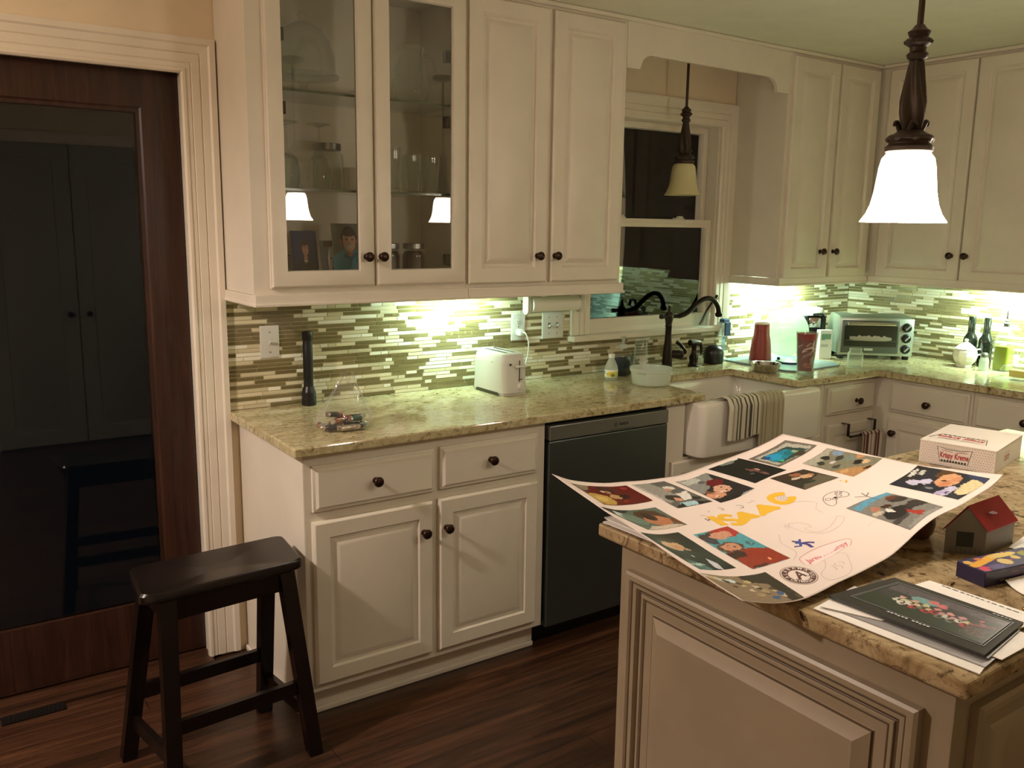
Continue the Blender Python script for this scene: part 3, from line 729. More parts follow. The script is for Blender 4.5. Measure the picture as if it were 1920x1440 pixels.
M_jam = mat('dark_preserve', rgb(52, 24, 18), .25)
def mason(loc, r, h, fill, lab, cat='jar', lid=True, group=None):
    t = thing('mason_jar', lab, cat, loc, 0, group)
    neck = r*.78
    p = [(0, .002), (r*.9, .002), (r, .008), (r, h*.70), (r*.97, h*.76), (neck, h*.84), (neck, h*.99), (neck-.003, h*.99), (neck-.003, h*.83), (r-.004, h*.74), (r-.004, .008), (0, .006)]
    obj('jar_glass', G().lathe(p, 28, cap=False), M_clear if fill else (M_glass if lid else M_jar), t, smooth=True)
    obj('glass_rim', G().lathe([(neck, h*.955), (neck+.003, h*.97), (neck+.003, h*.985), (neck, h), (neck-.002, h), (neck-.002, h*.955), (neck, h*.955)], 28, cap=False), M_glass, t, smooth=True)
    if fill: obj('contents', G().lathe([(0, .007), (r-.006, .008), (r-.005, h*.68), (neck-.004, h*.80), (0, h*.80)], 28), fill, t, smooth=True)
    if lid: obj('lid_band', G().lathe([(neck+.002, h*.86), (neck+.0035, h*.87), (neck+.0035, h*.995), (neck+.001, h*1.005), (0, h*1.005)], 28), M_steel, t, smooth=True)
    return t
mason((.505, -.20, UB+.0255), .040, .135, M_jam, 'dark jam jar half hidden by the cabinet door knob')
mason((.602, -.20, UB+.0255), .046, .135, M_jam, 'wide dark preserve jar on the bottom of the glass cabinet')
def lathed(name, lab, cat, loc, prof, m, n=28, group=None, rz=0, part=None):
    g = G().lathe(prof, n, cap=False)
    o = obj(name, g, m, smooth=True); o.location = loc; o.rotation_euler = (0, 0, rz); return tag(o, lab, cat, group)
GOB = [(0, .0), (.040, .0), (.041, .003), (.006, .010), (.004, .02), (.004, .085), (.010, .095), (.034, .115), (.043, .15), (.042, .185), (.036, .215), (.034, .215), (.040, .185), (.041, .15), (.033, .118), (0, .098)]
UPS = [(r, .217-z) for r, z in GOB]
wg = lathed('wine_glass', 'upside-down wine glass at the left end of the middle shelf', 'glass', (.135, -.19, 1.6845), UPS, M_glass)
for x, y, lab in ((.250, -.19, 'upside-down wine glass in front of the lidded jar on the middle shelf'),):
    o = wg.copy(); C.objects.link(o); o.location = (x, y, 1.6845); o['label'] = lab
t = mason((.330, -.075, 1.6845), .055, .165, None, 'clear lidded jar behind the wine glass on the middle shelf')
lathed('mug', 'short cream mug on the middle shelf beside the door stile', 'mug', (.415, -.10, 1.6845), [(0, 0), (.036, 0), (.038, .004), (.038, .085), (.035, .085), (.035, .006), (0, .006)], M_porc)
TUM = [(0, 0), (.026, 0), (.028, .004), (.036, .115), (.0345, .115), (.0265, .010), (0, .010)]
tb = lathed('drinking_glass', 'tall clear tumbler at the left of the right-hand middle shelf', 'glass', (.505, -.22, 1.6845), [(r*1.1, z*1.35) for r, z in TUM], M_glass)
for x, y, s, lab in ((.585, -.21, 1.0, 'clear tumbler second from the left behind the right glass door'), (.650, -.235, .95, 'clear tumbler at the front of the right-hand middle shelf'), (.668, -.11, 1.1, 'clear tumbler at the back of the right-hand middle shelf')):
    o = tb.copy(); C.objects.link(o); o.location = (x, y, 1.6845); o.scale = (s, s, s*.85); o['label'] = lab
dm = thing('cake_stand', 'glass cake dome on a stand on the top shelf', 'cake stand', (.215, -.155, 1.9935))
obj('stand', G().lathe([(0, 0), (.06, 0), (.06, .005), (.015, .014), (.012, .03), (.02, .05), (.115, .056), (.12, .064), (.118, .066), (0, .060)], 32, cap=False), M_glass, dm, smooth=True)
obj('dome', G().lathe([(.108, .0665), (.106, .12), (.095, .17), (.07, .21), (.03, .232), (.008, .236), (.010, .245), (.016, .256), (.012, .266), (0, .268), (0, .233), (.03, .229), (.068, .207), (.093, .168), (.104, .12), (.106, .0665)], 32, cap=False), M_glass, dm, smooth=True)
pt = thing('pitcher', 'clear glass pitcher on the top shelf', 'pitcher', (.610, -.17, 1.9935))
obj('body', G().lathe([(0, 0), (.045, 0), (.055, .01), (.064, .06), (.058, .12), (.045, .165), (.050, .20), (.048, .20), (.043, .165), (.056, .12), (.062, .06), (.053, .013), (0, .008)], 28, cap=False), M_glass, pt, smooth=True)
obj('handle', G().tube(smoothline([(.050, 0, .175), (.090, 0, .170), (.098, 0, .11), (.063, 0, .06)], 6), .006, 8), M_glass, pt, smooth=True)

# ------------------------------------------------------------------ window-wall worktop
def plate(name, lab, cat, M, w, h, fn):
    t = thing(name, lab, cat, M.translation); R = M.to_3x3().to_4x4()
    g = G(); panel(g, R, w, h, [(0, 0), (0, .003), (.003, .0055), (.006, .006)]); obj('wall_plate', g, M_white, t, smooth=True); fn(t, R); return t
def sw(t, R):
    for x in [.035]:
        obj('toggle_surround', panel(G(), R @ T(x-.006, .046, .006), .012, .025, [(0, 0), (0, .001), (.001, .0015)]), M_white, t)
        obj('toggle', G().prism([(-.004, 0), (.004, 0), (.003, .017), (-.003, .017)], .008, R @ T(x, .054, .0065) @ rotx(PI/2-.6) @ T(0, 0, -.004)), M_white, t)
    for z in (.022, .094): obj('screw', G().lathe([(.003, 0), (.003, .001), (0, .0015)], 10, M=R @ T(.035, z, .006)), M_steel, t)
plate('light_switch', 'white single light switch on the mosaic by the torch', 'switch', face_y(.083, -.0085, 1.093), .070, .117, sw)
def outlet(t, R):
    for z in (.028, .072):
        g = G(); g.lathe([(.0165, 0), (.0165, .0015), (.015, .002), (0, .002)], 20, M=R @ T(.035, z+.008, .006)); o = obj('receptacle', g, M_white, t, smooth=True)
        obj('slots', G().box(-.0065, -.0045, -.001, .005, 0, .001).box(.0045, .0065, -.001, .005, 0, .001).box(-.002, .002, -.009, -.005, 0, .001), M_black, o).matrix_local = R @ T(.035, z+.008, .0078)
    obj('screw', G().lathe([(.003, 0), (.003, .001), (0, .0015)], 10, M=R @ T(.035, .0585, .006)), M_steel, t)
plate('wall_outlet', 'white wall outlet with the toaster cord plugged in', 'outlet', face_y(1.172, -.0085, 1.090), .072, .117, outlet)
plate('wall_outlet', 'white wall outlet behind the black can opener', 'outlet', face_y(3.045, -.0085, 1.062), .072, .117, outlet)
def sw2(t, R):
    for x in (.036, .080):
        obj('toggle', G().prism([(-.004, 0), (.004, 0), (.003, .015), (-.003, .015)], .008, R @ T(x, .054, .0065) @ rotx(PI/2-.6) @ T(0, 0, -.004)), M_white, t)
        obj('toggle_slot', panel(G(), R @ T(x-.006, .046, .006), .012, .025, [(0, 0), (0, .001), (.001, .0012)]), M_steel, t)
        for z in (.022, .094): obj('screw', G().lathe([(.003, 0), (.003, .001), (0, .0015)], 10, M=R @ T(x, z, .006)), M_steel, t)
plate('light_switch', 'white double light switch beside the window trim', 'switch', face_y(1.335, -.0085, 1.088), .117, .117, sw2)

# torch standing on its head
fl = thing('flashlight', 'long black metal flashlight standing on its head', 'flashlight', (.246, -.047, CT))
obj('head', G().lathe([(.0255, 0), (.0265, .003), (.0265, .030), (.0255, .034), (.0262, .038), (.0255, .042), (.0262, .046), (.0240, .052), (.0200, .066), (.0185, .070), (0, .070)], 32), M_black, fl, smooth=True)
obj('barrel', G().lathe([(.0180, .070), (.0176, .076), (.0176, .120), (.0182, .122), (.0182, .214), (.0176, .216), (.0172, .240), (0, .240)], 32), mat('knurled_black', rgb(24, 24, 25), .45, .2), fl, smooth=True)
obj('tail_cap', G().lathe([(.0176, .240), (.0192, .243), (.0192, .266), (.0180, .271), (.012, .2725), (0, .2725)], 32), M_black, fl, smooth=True)
obj('switch_button', G().lathe([(.006, 0), (.0065, .002), (.004, .004), (0, .0045)], 14, M=T(-.007, -.0165, .100) @ rotx(PI/2)), M_blackgloss, fl, smooth=True)

# bag of batteries
random.seed(11)
bag = G()
def bagf(u, v):
    a = 2*PI*u; prof = [(0, .001), (.6, .0015), (.95, .006), (1.06, .022), (1.04, .040), (.96, .058), (.82, .078), (.68, .098), (.54, .118), (.42, .136), (.33, .150), (.24, .162), (.10, .172)]
    s_ = v*(len(prof)-1); i = min(int(s_), len(prof)-2); t = s_-i
    r = prof[i][0]*(1-t)+prof[i+1][0]*t; z = prof[i][1]*(1-t)+prof[i+1][1]*t
    w = 1+.05*math.sin(5*a+v*5)+.035*abs(math.sin(9*a-v*4))+.22*v*abs(math.sin(4.5*a+v*2+.4))-.16*v+.06*v*math.sin(17*a+v*9)
    zz = z*(1+.10*v*v*math.sin(2*a+2.2)+.05*v*v*math.sin(7*a))
    return (.084*r*w*math.cos(a)+.020*v*v, .062*r*w*math.sin(a), zz)
bag.grid(bagf, 110, 46)
bg = tag(obj('plastic_bag', bag, M_film, smooth=True, angle=180), 'clear plastic bag standing open around loose batteries', 'bag'); bg.location = (.198, -.468, CT)
M_bsil = mat('battery_silver', rgb(205, 195, 185), .22, .9); M_bblk = mat('battery_black', rgb(30, 28, 30), .3); M_bred = mat('battery_red', rgb(150, 34, 36), .3); M_bcop = mat('battery_copper', rgb(178, 110, 76), .3, .7); M_bgrn = mat('battery_green', rgb(40, 84, 74), .3)
def battery(x, y, z, rz, ry, m1, m2, lab, s=1.3):
    t = thing('battery', lab, 'battery', (.198+x*1.12, -.468+y*1.05, CT+z*s), 0, 'batteries in the clear bag'); t.rotation_euler = (0, ry, rz)
    Rm = roty(PI/2)
    obj('sleeve', G().lathe([(.0068*s, -.016*s), (.0070*s, -.015*s), (.0070*s, .012*s), (.0068*s, .0125*s)], 18, M=Rm), m1, t, smooth=True)
    obj('end_band', G().lathe([(.0070*s, .0126*s), (.0070*s, .021*s), (.0066*s, .0225*s), (.003*s, .0225*s), (.0028*s, .0245*s), (0, .0245*s)], 18, M=Rm), m2, t, smooth=True)
    obj('base_cap', G().lathe([(0, -.0225*s), (.0062*s, -.0225*s), (.0068*s, -.0215*s), (.0069*s, -.0161*s)], 18, M=Rm), M_bsil, t, smooth=True)
B = [(-.052, -.026, .0105, 2.6, 0, M_bblk, M_bsil, 'black battery at the front left of the bag'), (-.006, -.046, .0105, .12, 0, M_bsil, M_bsil, 'bright silver battery lying at the front of the bag'),
     (.040, -.036, .0105, .62, 0, M_bblk, M_bsil, 'black battery slanting at the front right of the bag'), (-.026, -.018, .024, .5, .1, M_bcop, M_bsil, 'copper battery in the middle of the heap'),
     (.012, -.018, .0105, -.3, 0, M_bblk, M_bblk, 'black battery under the copper one'), (-.036, .014, .0105, 1.0, 0, M_bblk, M_bcop, 'black battery with a copper end at the back left'),
     (.004, .014, .0250, -.25, .12, M_bred, M_bcop, 'red battery lying on top of the heap'), (.028, .020, .0105, .9, 0, M_bgrn, M_bsil, 'dark green battery at the back of the bag'),
     (.052, -.006, .0105, 1.35, 0, M_bsil, M_bblk, 'silver battery by the right side of the bag'), (-.030, .002, .0385, .3, .15, M_bblk, M_bcop, 'black battery capped copper above the copper one'),
     (.040, .004, .0255, -.6, -.1, M_bblk, M_bsil, 'black battery on top at the right of the heap'), (-.062, .004, .0105, 1.7, 0, M_bsil, M_bcop, 'silver battery by the left side of the bag'),
     (.030, -.022, .0270, .3, .05, M_bgrn, M_bsil, 'green battery on top at the front right'), (-.004, .040, .0105, .2, 0, M_bsil, M_bblk, 'silver battery at the very back of the bag')]
for b_ in B: battery(*b_)

# toaster
ts = thing('toaster', 'white two-slot toaster with a lever on its end', 'toaster', (1.003, -.178, CT), .0)
def body(z, i): return rrect(-.060+i, .060-i, -.114+i, .114-i, .022, z, 5)
g = G(); g.loft([body(.010, .002), body(.012, 0), body(.120, .003), body(.150, .006), body(.163, .011), body(.1675, .020)])
obj('body', g, M_white, ts, smooth=True)
g = G()
for x in (-.020, .020): g.box(x-.008, x+.008, -.075, .080, .1660, .1683, .001)
obj('slots', g, M_black, ts)
g = G(); g.box(-.056, .056, -.108, .108, 0, .010, .002); obj('base', g, M_white, ts)
obj('side_notch', G().prism([(-.085, 0), (.085, 0), (.075, .013), (-.075, .013)], .001, Matrix(((0, 0, -1, -.0605), (-1, 0, 0, 0), (0, 1, 0, 0), (0, 0, 0, 1)))), mat('toaster_underside', rgb(60, 58, 40), .6), ts)
obj('lever_slot', G().box(.016, .019, -.1148, -.113, .055, .140), M_black, ts)
obj('lever', G().box(-.004, .040, -.134, -.113, .113, .121, .003), M_white, ts)
obj('dial', G().lathe([(.014, 0), (.014, .006), (.011, .012), (0, .012)], 20, M=T(.022, -.1135, .036) @ rotx(PI/2)), M_white, ts, smooth=True)
obj('button', G().box(-.030, -.022, -.1150, -.113, .122, .129), M_black, ts); obj('indicator', G().box(.012, .032, -.1150, -.113, .062, .066), M_steel, ts)
g = G()
for k in range(4): stroke(g, [(.022+k*.005, .1275), (.0255+k*.005, .1285)], .003, lambda x, y: (-.0588, -x, y))
obj('faint_badge', g, M_steel, ts)
g = G(); g.tube(smoothline([(1.207, -.046, 1.126), (1.213, -.060, 1.124), (1.222, -.070, 1.08), (1.212, -.066, 1.00), (1.16, -.062, .935), (1.09, -.058, .9185), (1.063, -.064, .9185)], 8), .0032, 8); g.box(1.193, 1.221, -.048, -.0165, 1.112, 1.140, .006)
tag(obj('power_cord', g, M_white, smooth=True), 'white toaster cord hanging from the wall outlet', 'cord')
# paper towel roll under the cabinet
pr_ = thing('paper_towel_holder', 'white paper towel roll mounted under the wall cabinet', 'paper towels', (1.33, -.10, 1.25))
RX = roty(PI/2)
obj('roll', G().lathe([(.012, -.125), (.032, -.125), (.032, .125), (.012, .125), (.012, -.125)], 32, M=RX, cap=False), M_paper, pr_, smooth=True)
for x in (-.14, .14):
    g = G(); g.loft([[(x+d, .020*math.cos(a), .020*math.sin(a)+(.075 if math.sin(a) > 0 else -.020)) for a in [2*PI*k/24 for k in range(24)]] for d in (-.009, .009)])
    obj('bracket', g, M_white, pr_, smooth=True)
obj('bar', G().tube([(-.135, 0, 0), (.135, 0, 0)], .008), M_white, pr_)

# little bottle, soap bottle, bowl
bt = thing('juice_bottle', 'small plastic bottle with a yellow label and white cap', 'bottle', (1.582, -.195, CT))
obj('bottle', G().lathe([(0, .001), (.026, .001), (.029, .005), (.029, .052), (.027, .062), (.017, .085), (.0125, .092), (.0125, .099), (.0115, .099), (.0115, .090), (0, .090)], 28, cap=False), M_hazy, bt, smooth=True)
ar = Art((226, 214, 120)).p([(0, 0), (1, 0), (1, .12), (0, .12)], (240, 240, 230)).p([(0, .88), (1, .88), (1, 1), (0, 1)], (190, 200, 190)).e(.50, .50, .09, .34, (240, 240, 235)).e(.56, .52, .05, .22, (216, 190, 60)).e(.62, .5, .06, .3, (216, 180, 60)).e(.68, .66, .05, .2, (120, 140, 70)).e(.45, .4, .03, .2, (120, 150, 170))
printed('label', lambda u, v: (.0297*math.cos(2*PI*u), .0297*math.sin(2*PI*u), .046-v*.034), ar, 60, 10, M_ink, bt)
obj('cap', G().lathe([(.0145, .0975), (.0145, .112), (.013, .114), (0, .114)], 24), M_white, bt, smooth=True)
sp = thing('soap_bottle', 'clear pump bottle of dark blue soap by the juice bottle', 'bottle', (1.700, -.135, CT))
def oval(r, z): return [(r*1.05*math.cos(2*PI*k/28), r*.72*math.sin(2*PI*k/28), z) for k in range(28)]
g = G(); g.loft([oval(.040, .001), oval(.047, .008), oval(.050, .05), oval(.049, .085), oval(.042, .108), oval(.022, .120), oval(.015, .128)]); obj('bottle', g, M_clear, sp, smooth=True)
g = G(); g.loft([oval(.038, .004), oval(.045, .010), oval(.048, .05), oval(.0475, .083), oval(.046, .089)]); obj('soap', g, mat('blue_soap', rgb(6, 26, 40), .15), sp, smooth=True)
g = G(); g.lathe([(.016, .124), (.016, .142), (.008, .145), (.006, .150), (.006, .165), (.013, .167), (.013, .176), (0, .178)], 18); g.tube([(0, 0, .172), (-.012, -.018, .171), (-.018, -.028, .166)], .005, 8); obj('pump', g, M_hazy, sp, smooth=True)
bw = thing('plastic_tub', 'round milky plastic tub on the edge of the counter', 'bowl', (1.640, -.385, CT))
obj('tub', G().lathe([(0, .002), (.070, .002), (.080, .008), (.084, .035), (.086, .060), (.091, .062), (.092, .076), (.089, .076), (.087, .065), (.082, .058), (.080, .035), (.076, .011), (0, .006)], 44, cap=False), M_hazy, bw, smooth=True)
for s in (-1, 1):
    obj('grip', G().box(.090*s-.008, .090*s+.008, -.018, .018, .056, .0605, .002), M_hazy, bw).matrix_local = rotz(.35)

# faucet set
fc = thing('kitchen_faucet', 'tall dark bronze bridge-style faucet with a swan spout', 'faucet', (1.985, -.130, CT))
obj('column', G().lathe([(.030, 0), (.031, .004), (.026, .010), (.024, .030), (.023, .070), (.021, .100), (.0165, .135), (.0150, .170), (.0150, .205), (.0175, .210), (.0150, .216), (.018, .235), (.021, .250), (.021, .262), (.017, .272), (.010, .276), (.010, .281), (.0095, .285), (.006, .290), (.008, .298), (.005, .306), (0, .308)], 24), M_bronze, fc, smooth=True)
pts = smoothline([(-.045, 0, .256), (0, 0, .256), (.06, -.004, .254), (.11, -.008, .268), (.165, -.012, .306), (.215, -.016, .330), (.265, -.020, .326), (.298, -.023, .295), (.308, -.024, .262), (.309, -.024, .250)], 6)
obj('spout', G().tube(pts, [.0095 if i < 12 else .0120 for i in range(len(pts))], 14).lathe([(.0125, 0), (.017, .004), (.018, .016), (.013, .022), (.0, .022)], 18, (.309, -.024, .240)).lathe([(0, -.012), (.010, -.010), (.013, 0), (.010, .010), (0, .012)], 14, (-.048, 0, .256)), M_bronze, fc, smooth=True)
obj('valve_body', G().tube([(0, 0, .075), (.03, -.01, .075), (.055, -.02, .073)], [.019, .020, .022], 16).lathe([(0, -.022), (.016, -.018), (.022, 0), (.016, .018), (0, .022)], 16, (.058, -.021, .072)), M_bronze, fc, smooth=True)
obj('lever', G().tube(smoothline([(.062, -.022, .080), (.088, -.03, .085), (.068, -.02, .115), (.045, -.012, .132)], 6), [.009]*6+[.0075]*6+[.009]*7, 12), M_bronze, fc, smooth=True)
sr = thing('side_sprayer', 'dark bronze side sprayer right of the faucet', 'sprayer', (2.188, -.105, CT))
obj('base', G().lathe([(.028, 0), (.028, .004), (.022, .010), (.020, .030), (.023, .040), (.020, .052), (.013, .062), (.011, .085), (.013, .100), (0, .100)], 20), M_bronze, sr, smooth=True)
obj('head', G().tube([(-.030, 0, .116), (.02, 0, .114), (.036, 0, .112)], [.015, .015, .012], 14), M_bronze, sr, smooth=True)
obj('trigger', G().tube(smoothline([(.030, 0, .118), (.048, 0, .100), (.050, 0, .060)], 5), [.008]*8+[.006]*3, 10), M_bronze, sr, smooth=True)
lathed('dish_brush_holder', 'round black dish brush holder by the sprayer', 'holder', (2.350, -.085, CT), [(0, 0), (.046, 0), (.048, .004), (.049, .050), (.044, .072), (.030, .086), (.012, .092), (0, .093)], M_black)
db = thing('scrub_brush', 'blue and clear long-handled scrub brush standing upright in the corner of the sink wall', 'brush', (2.455, -.050, CT))
obj('foot', G().lathe([(0, 0), (.026, 0), (.026, .010), (.012, .02), (.010, .055), (0, .055)], 18), M_hazy, db, smooth=True)
obj('handle', G().tube([(0, 0, .05), (0, 0, .10), (0, 0, .125)], [.008, .009, .012], 10), M_bluewater, db, smooth=True)
obj('brush_head', G().box(-.030, .030, -.020, .020, .125, .200, .010), M_hazy, db, smooth=True)
obj('bristles', G().box(-.020, .020, -.026, -.018, .130, .198, .003).box(-.024, .024, -.016, .016, .190, .215, .006), mat('blue_bristles', rgb(52, 84, 118), .7), db)
gv = thing('dish_scrubber', 'small white scrubber with stubby fingers behind the tub', 'scrubber', (1.825, -.135, CT))
g = G(); g.lathe([(0, 0), (.016, 0), (.014, .02), (.018, .034), (.012, .046), (0, .048)], 16)
obj('handle', g, M_white, gv, smooth=True)
for k in range(5):
    a = -1.0+k*.5; obj('finger', G().tube([(.010*math.sin(a), 0, .040), (.034*math.sin(a), 0, .040+.034*math.cos(a))], [.006, .0045], 8), M_white, gv, smooth=True)
lathed('sponge', 'pale blue sponge lying behind the plastic tub', 'sponge', (1.905, -.125, CT), [(0, 0), (.030, 0), (.034, .006), (.034, .020), (.028, .032), (0, .036)], mat('pale_blue_sponge', rgb(110, 138, 142), .9))
lathed('drinking_glass', 'clear tall tumbler standing upside-down behind the sponge', 'glass', (1.880, -.060, CT), [(0, .15), (.026, .15), (.028, .146), (.036, .002), (.034, .002), (.026, .143), (0, .146)], M_glass)
sg = thing('sill_glass', 'small glass on the window stool holding two pens', 'glass', (2.322, -.020, 1.0935))
obj('tumbler', G().lathe([(0, 0), (.034, 0), (.036, .004), (.041, .070), (.039, .070), (.034, .007), (0, .007)], 24, cap=False), M_glass, sg, smooth=True)
o = obj('pen', G().tube([(-.015, 0, .008), (.03, 0, .075), (.095, -.006, .150)], [.004, .005, .0075], 10), M_black, smooth=True); o.location = (2.322, -.020, 1.0945); tag(o, 'thick black pen leaning right in the glass on the window stool', 'pen')
o = obj('pencil', G().tube([(.010, .008, .008), (.035, .004, .075), (.112, 0, .138)], .0028, 8), mat('olive_pen', rgb(120, 118, 76), .4), smooth=True); o.location = (2.322, -.020, 1.0945); tag(o, 'thin olive pencil beside the black pen on the window stool', 'pencil')

# tea towel over the sink apron
SEQ = []
def towel(u, v):
    x = 1.748+.345*u; fold = .006*math.sin(u*38)+.004*math.sin(u*17+1)
    Ltop = .105
    drop = (.168 if u < .545 else .222)+.006*math.sin(u*9)
    s_ = v*(Ltop+drop)
    lift = .010 if u < .545 else .004
    if s_ < .045: return (x, -.625-s_*.9, .878+s_*.28+fold*.25)
    if s_ < Ltop:
        a = (s_-.045)/(Ltop-.045); return (x, -.6655-.050*a, .8905+.012*math.sin(a*PI*.75)-.004*a+fold*.25)
    d = s_-Ltop; k = min(1, d/.03)
    return (x+.010*(u-.5)*d/.2, -.7155-lift*k-abs(fold)*1.1*k-.003, .8955-d)
ar = Art((206, 198, 176))
for k in range(7): ar.p([(.055+k*.072, 0), (.055+k*.072+.026, 0), (.055+k*.072+.026, 1), (.055+k*.072, 1)], (62, 56, 48))
ar.p([(.545, 0), (1, 0), (1, 1), (.545, 1)], (178, 168, 140))
for k in range(6): ar.p([(.585+k*.070, 0), (.585+k*.070+.022, 0), (.585+k*.070+.022, 1), (.585+k*.070, 1)], (146, 136, 108))
o = printed('tea_towel', towel, ar, 120, 44, M_matteink); tag(o, 'grey and black striped tea towel hanging over the sink apron', 'towel')
sm = o.modifiers.new('thick', 'SOLIDIFY'); sm.thickness = .003; sm.offset = 1
# over-door towel bar with striped towel on the corner cabinet
tbar = thing('towel_bar', 'bronze over-door towel bar on the narrow corner cabinet', 'towel bar', (2.775, -.633, .672))
for x in (-.105, .105): obj('hook', G().box(x-.009, x+.009, -.024, .012, .0005, .003).box(x-.009, x+.009, -.026, -.0235, -.052, .003).box(x-.009, x+.009, -.052, -.024, -.056, -.050), M_bronze, tbar)
obj('bar', G().tube([(-.12, -.048, -.053), (.12, -.048, -.053)], .006, 10), M_bronze, tbar, smooth=True)
def tw2(u, v):
    a = v*PI
    x = 2.735+.15*u+.004*math.sin(v*6)
    f = .004*math.sin(u*20)
    if v < .12: k = v/.12*PI; return (x, -.681-.009*math.cos(k)*-1*-1, .619+.009*math.sin(k))
    return (x, -.690-f-.002, .619-(v-.12)*.36)
ar = Art((176, 160, 142))
for k in range(5): ar.p([(.05+k*.2, 0), (.05+k*.2+.07, 0), (.05+k*.2+.07, 1), (.05+k*.2, 1)], (98, 50, 44))
for k in range(5): ar.p([(.13+k*.2, 0), (.13+k*.2+.09, 0), (.13+k*.2+.09, 1), (.13+k*.2, 1)], (214, 200, 184))
o = printed('hand_towel', tw2, ar, 60, 40, M_matteink); tag(o, 'red and white striped hand towel on the over-door bar', 'towel')
sm = o.modifiers.new('thick', 'SOLIDIFY'); sm.thickness = .003; sm.offset = 1

# ------------------------------------------------------------------ right of the sink
g = G(); g.prism([(2.452, -.040), (2.445, -.440), (2.475, -.485), (2.83, -.475), (2.885, -.40), (2.885, -.040)], .008, T(0, 0, CT), bev=.002)
tag(obj('cutting_board', g, mat('blue_grey_board', rgb(132, 158, 164), .25)), 'pale blue glass cutting board right of the sink', 'cutting board')
BT = CT+.0085
M_redcup = mat('red_cup_plastic', rgb(140, 48, 36), .4)
rc_ = thing('plastic_tumbler', 'tall dull red plastic tumbler standing upside-down on the cutting board', 'tumbler', (2.605, -.165, BT))
obj('body', G().lathe([(.0545, 0), (.0550, .003), (.0535, .02), (.0490, .075), (.0445, .108), (.0400, .124), (.0382, .150), (.0368, .180), (.0345, .183), (0, .183)], 36), M_redcup, rc_, smooth=True)
obj('foot_ring', G().lathe([(.0355, .1805), (.0365, .184), (.0352, .190), (.031, .190), (.031, .1835)], 36, cap=False), mat('pale_foot', rgb(206, 196, 176), .5), rc_, smooth=True)
dp = obj('round_platter', G().lathe([(0, 0), (.07, .002), (.105, .008), (.122, .016), (.124, .019), (.121, .019), (.104, .012), (.07, .006), (0, .004)], 48, cap=False), M_dish, smooth=True)
dp.matrix_world = T(2.845, -.115, 1.0445) @ rotz(-.62) @ rotx(PI/2-.10)
tag(dp, 'large pale green glass platter leaning against the mosaic', 'platter')
ld_ = thing('pan_lid', 'small white lid with a dark rim on the cutting board', 'lid', (2.655, -.305, BT))
obj('rim', G().lathe([(.060, 0), (.065, .003), (.065, .010), (.058, .012), (.05, .008), (.05, 0)], 32, cap=False), mat('navy_rim', rgb(22, 40, 66), .3), ld_, smooth=True)
obj('top', G().lathe([(.0, .022), (.03, .020), (.052, .014), (.0595, .0105), (.052, .0085), (0, .0085)], 32, cap=False), M_hazy, ld_, smooth=True)
obj('knob', G().lathe([(.005, .021), (.009, .030), (.006, .036), (0, .037)], 14, (-.058, .02, -.006)), M_black, ld_, smooth=True)
sbw = thing('measuring_cup', 'small shiny steel bowl with a handle at the sink edge', 'bowl', (2.366, -.395, CT))
obj('bowl', G().lathe([(0, .001), (.048, .001), (.060, .010), (.067, .036), (.071, .040), (.070, .042), (.065, .040), (.057, .012), (.046, .004), (0, .004)], 36, cap=False), M_chrome, sbw, smooth=True)
obj('handle', G().tube(smoothline([(.066, .0, .038), (.090, -.004, .036), (.098, -.006, .02), (.080, -.004, .008)], 5), .004, 8), M_chrome, sbw, smooth=True)
tm = thing('insulated_tumbler', 'clear tumbler with a crimson liner and script A', 'tumbler', (2.452, -.552, CT))
obj('outer_wall', G().lathe([(0, .001), (.033, .001), (.035, .005), (.049, .196), (.050, .200), (.047, .200), (.0455, .196), (.0325, .012), (0, .012)], 40, cap=False), M_jar, tm, smooth=True)
rnd = random.Random(4)
ar = Art((140, 34, 36), (124, 40, 40)).p([(0, 0), (1, 0), (1, .14), (0, .14)], (156, 34, 34))
for k in range(26):
    x0 = rnd.uniform(0, 1); y0 = rnd.uniform(.2, .9); dx = rnd.uniform(.04, .1); dy = rnd.uniform(.05, .16)
    ar.p([(x0, y0), (x0+dx, y0-dy), (x0+dx+.012, y0-dy+.01), (x0+.012, y0+.03)], rnd.choice([(214, 170, 160), (226, 200, 190), (90, 22, 26)]))
ar.p([(.70, .70), (.79, .46), (.82, .50), (.80, .80), (.71, .80)], (170, 180, 160)).p([(.60, .80), (.76, .80), (.76, .83), (.60, .83)], (196, 120, 110)).p([(.60, .86), (.76, .86), (.76, .89), (.60, .89)], (196, 120, 110))
for k in range(5): ar.e(.55+.06*k, .62-.05*(k % 3), .006, .10, (206, 170, 160), .5)
printed('liner', lambda u, v: ((.0455-.014*v)*math.cos(2*PI*u), (.0455-.014*v)*math.sin(2*PI*u), .193-.172*v), ar, 120, 60, M_ink, tm)
obj('liner_base', G().lathe([(0, .0205), (.0315, .0205), (.0315, .0212), (0, .0212)], 30), M_redcup, tm)
A0 = math.atan2(-.85, -.52)
def tumA(x, y):
    a = A0+x/.042; r = .0455-.014*(.193-(.135+y))/.172+.0008; return (r*math.cos(a), r*math.sin(a), .135+y)
g = G(); g.b.free(); g.b = text_bm('A', .075, tumA, shear=.35, font_bold=.001); stroke(g, smoothline([(-.034, -.028), (-.02, -.012), (.005, -.006), (.035, -.012)], 5), .005, tumA); stroke(g, smoothline([(.030, -.026), (.038, -.03), (.042, -.022)], 5), .004, tumA)
obj('script_letter', g, mat('pale_print', rgb(236, 212, 204), .4), tm)
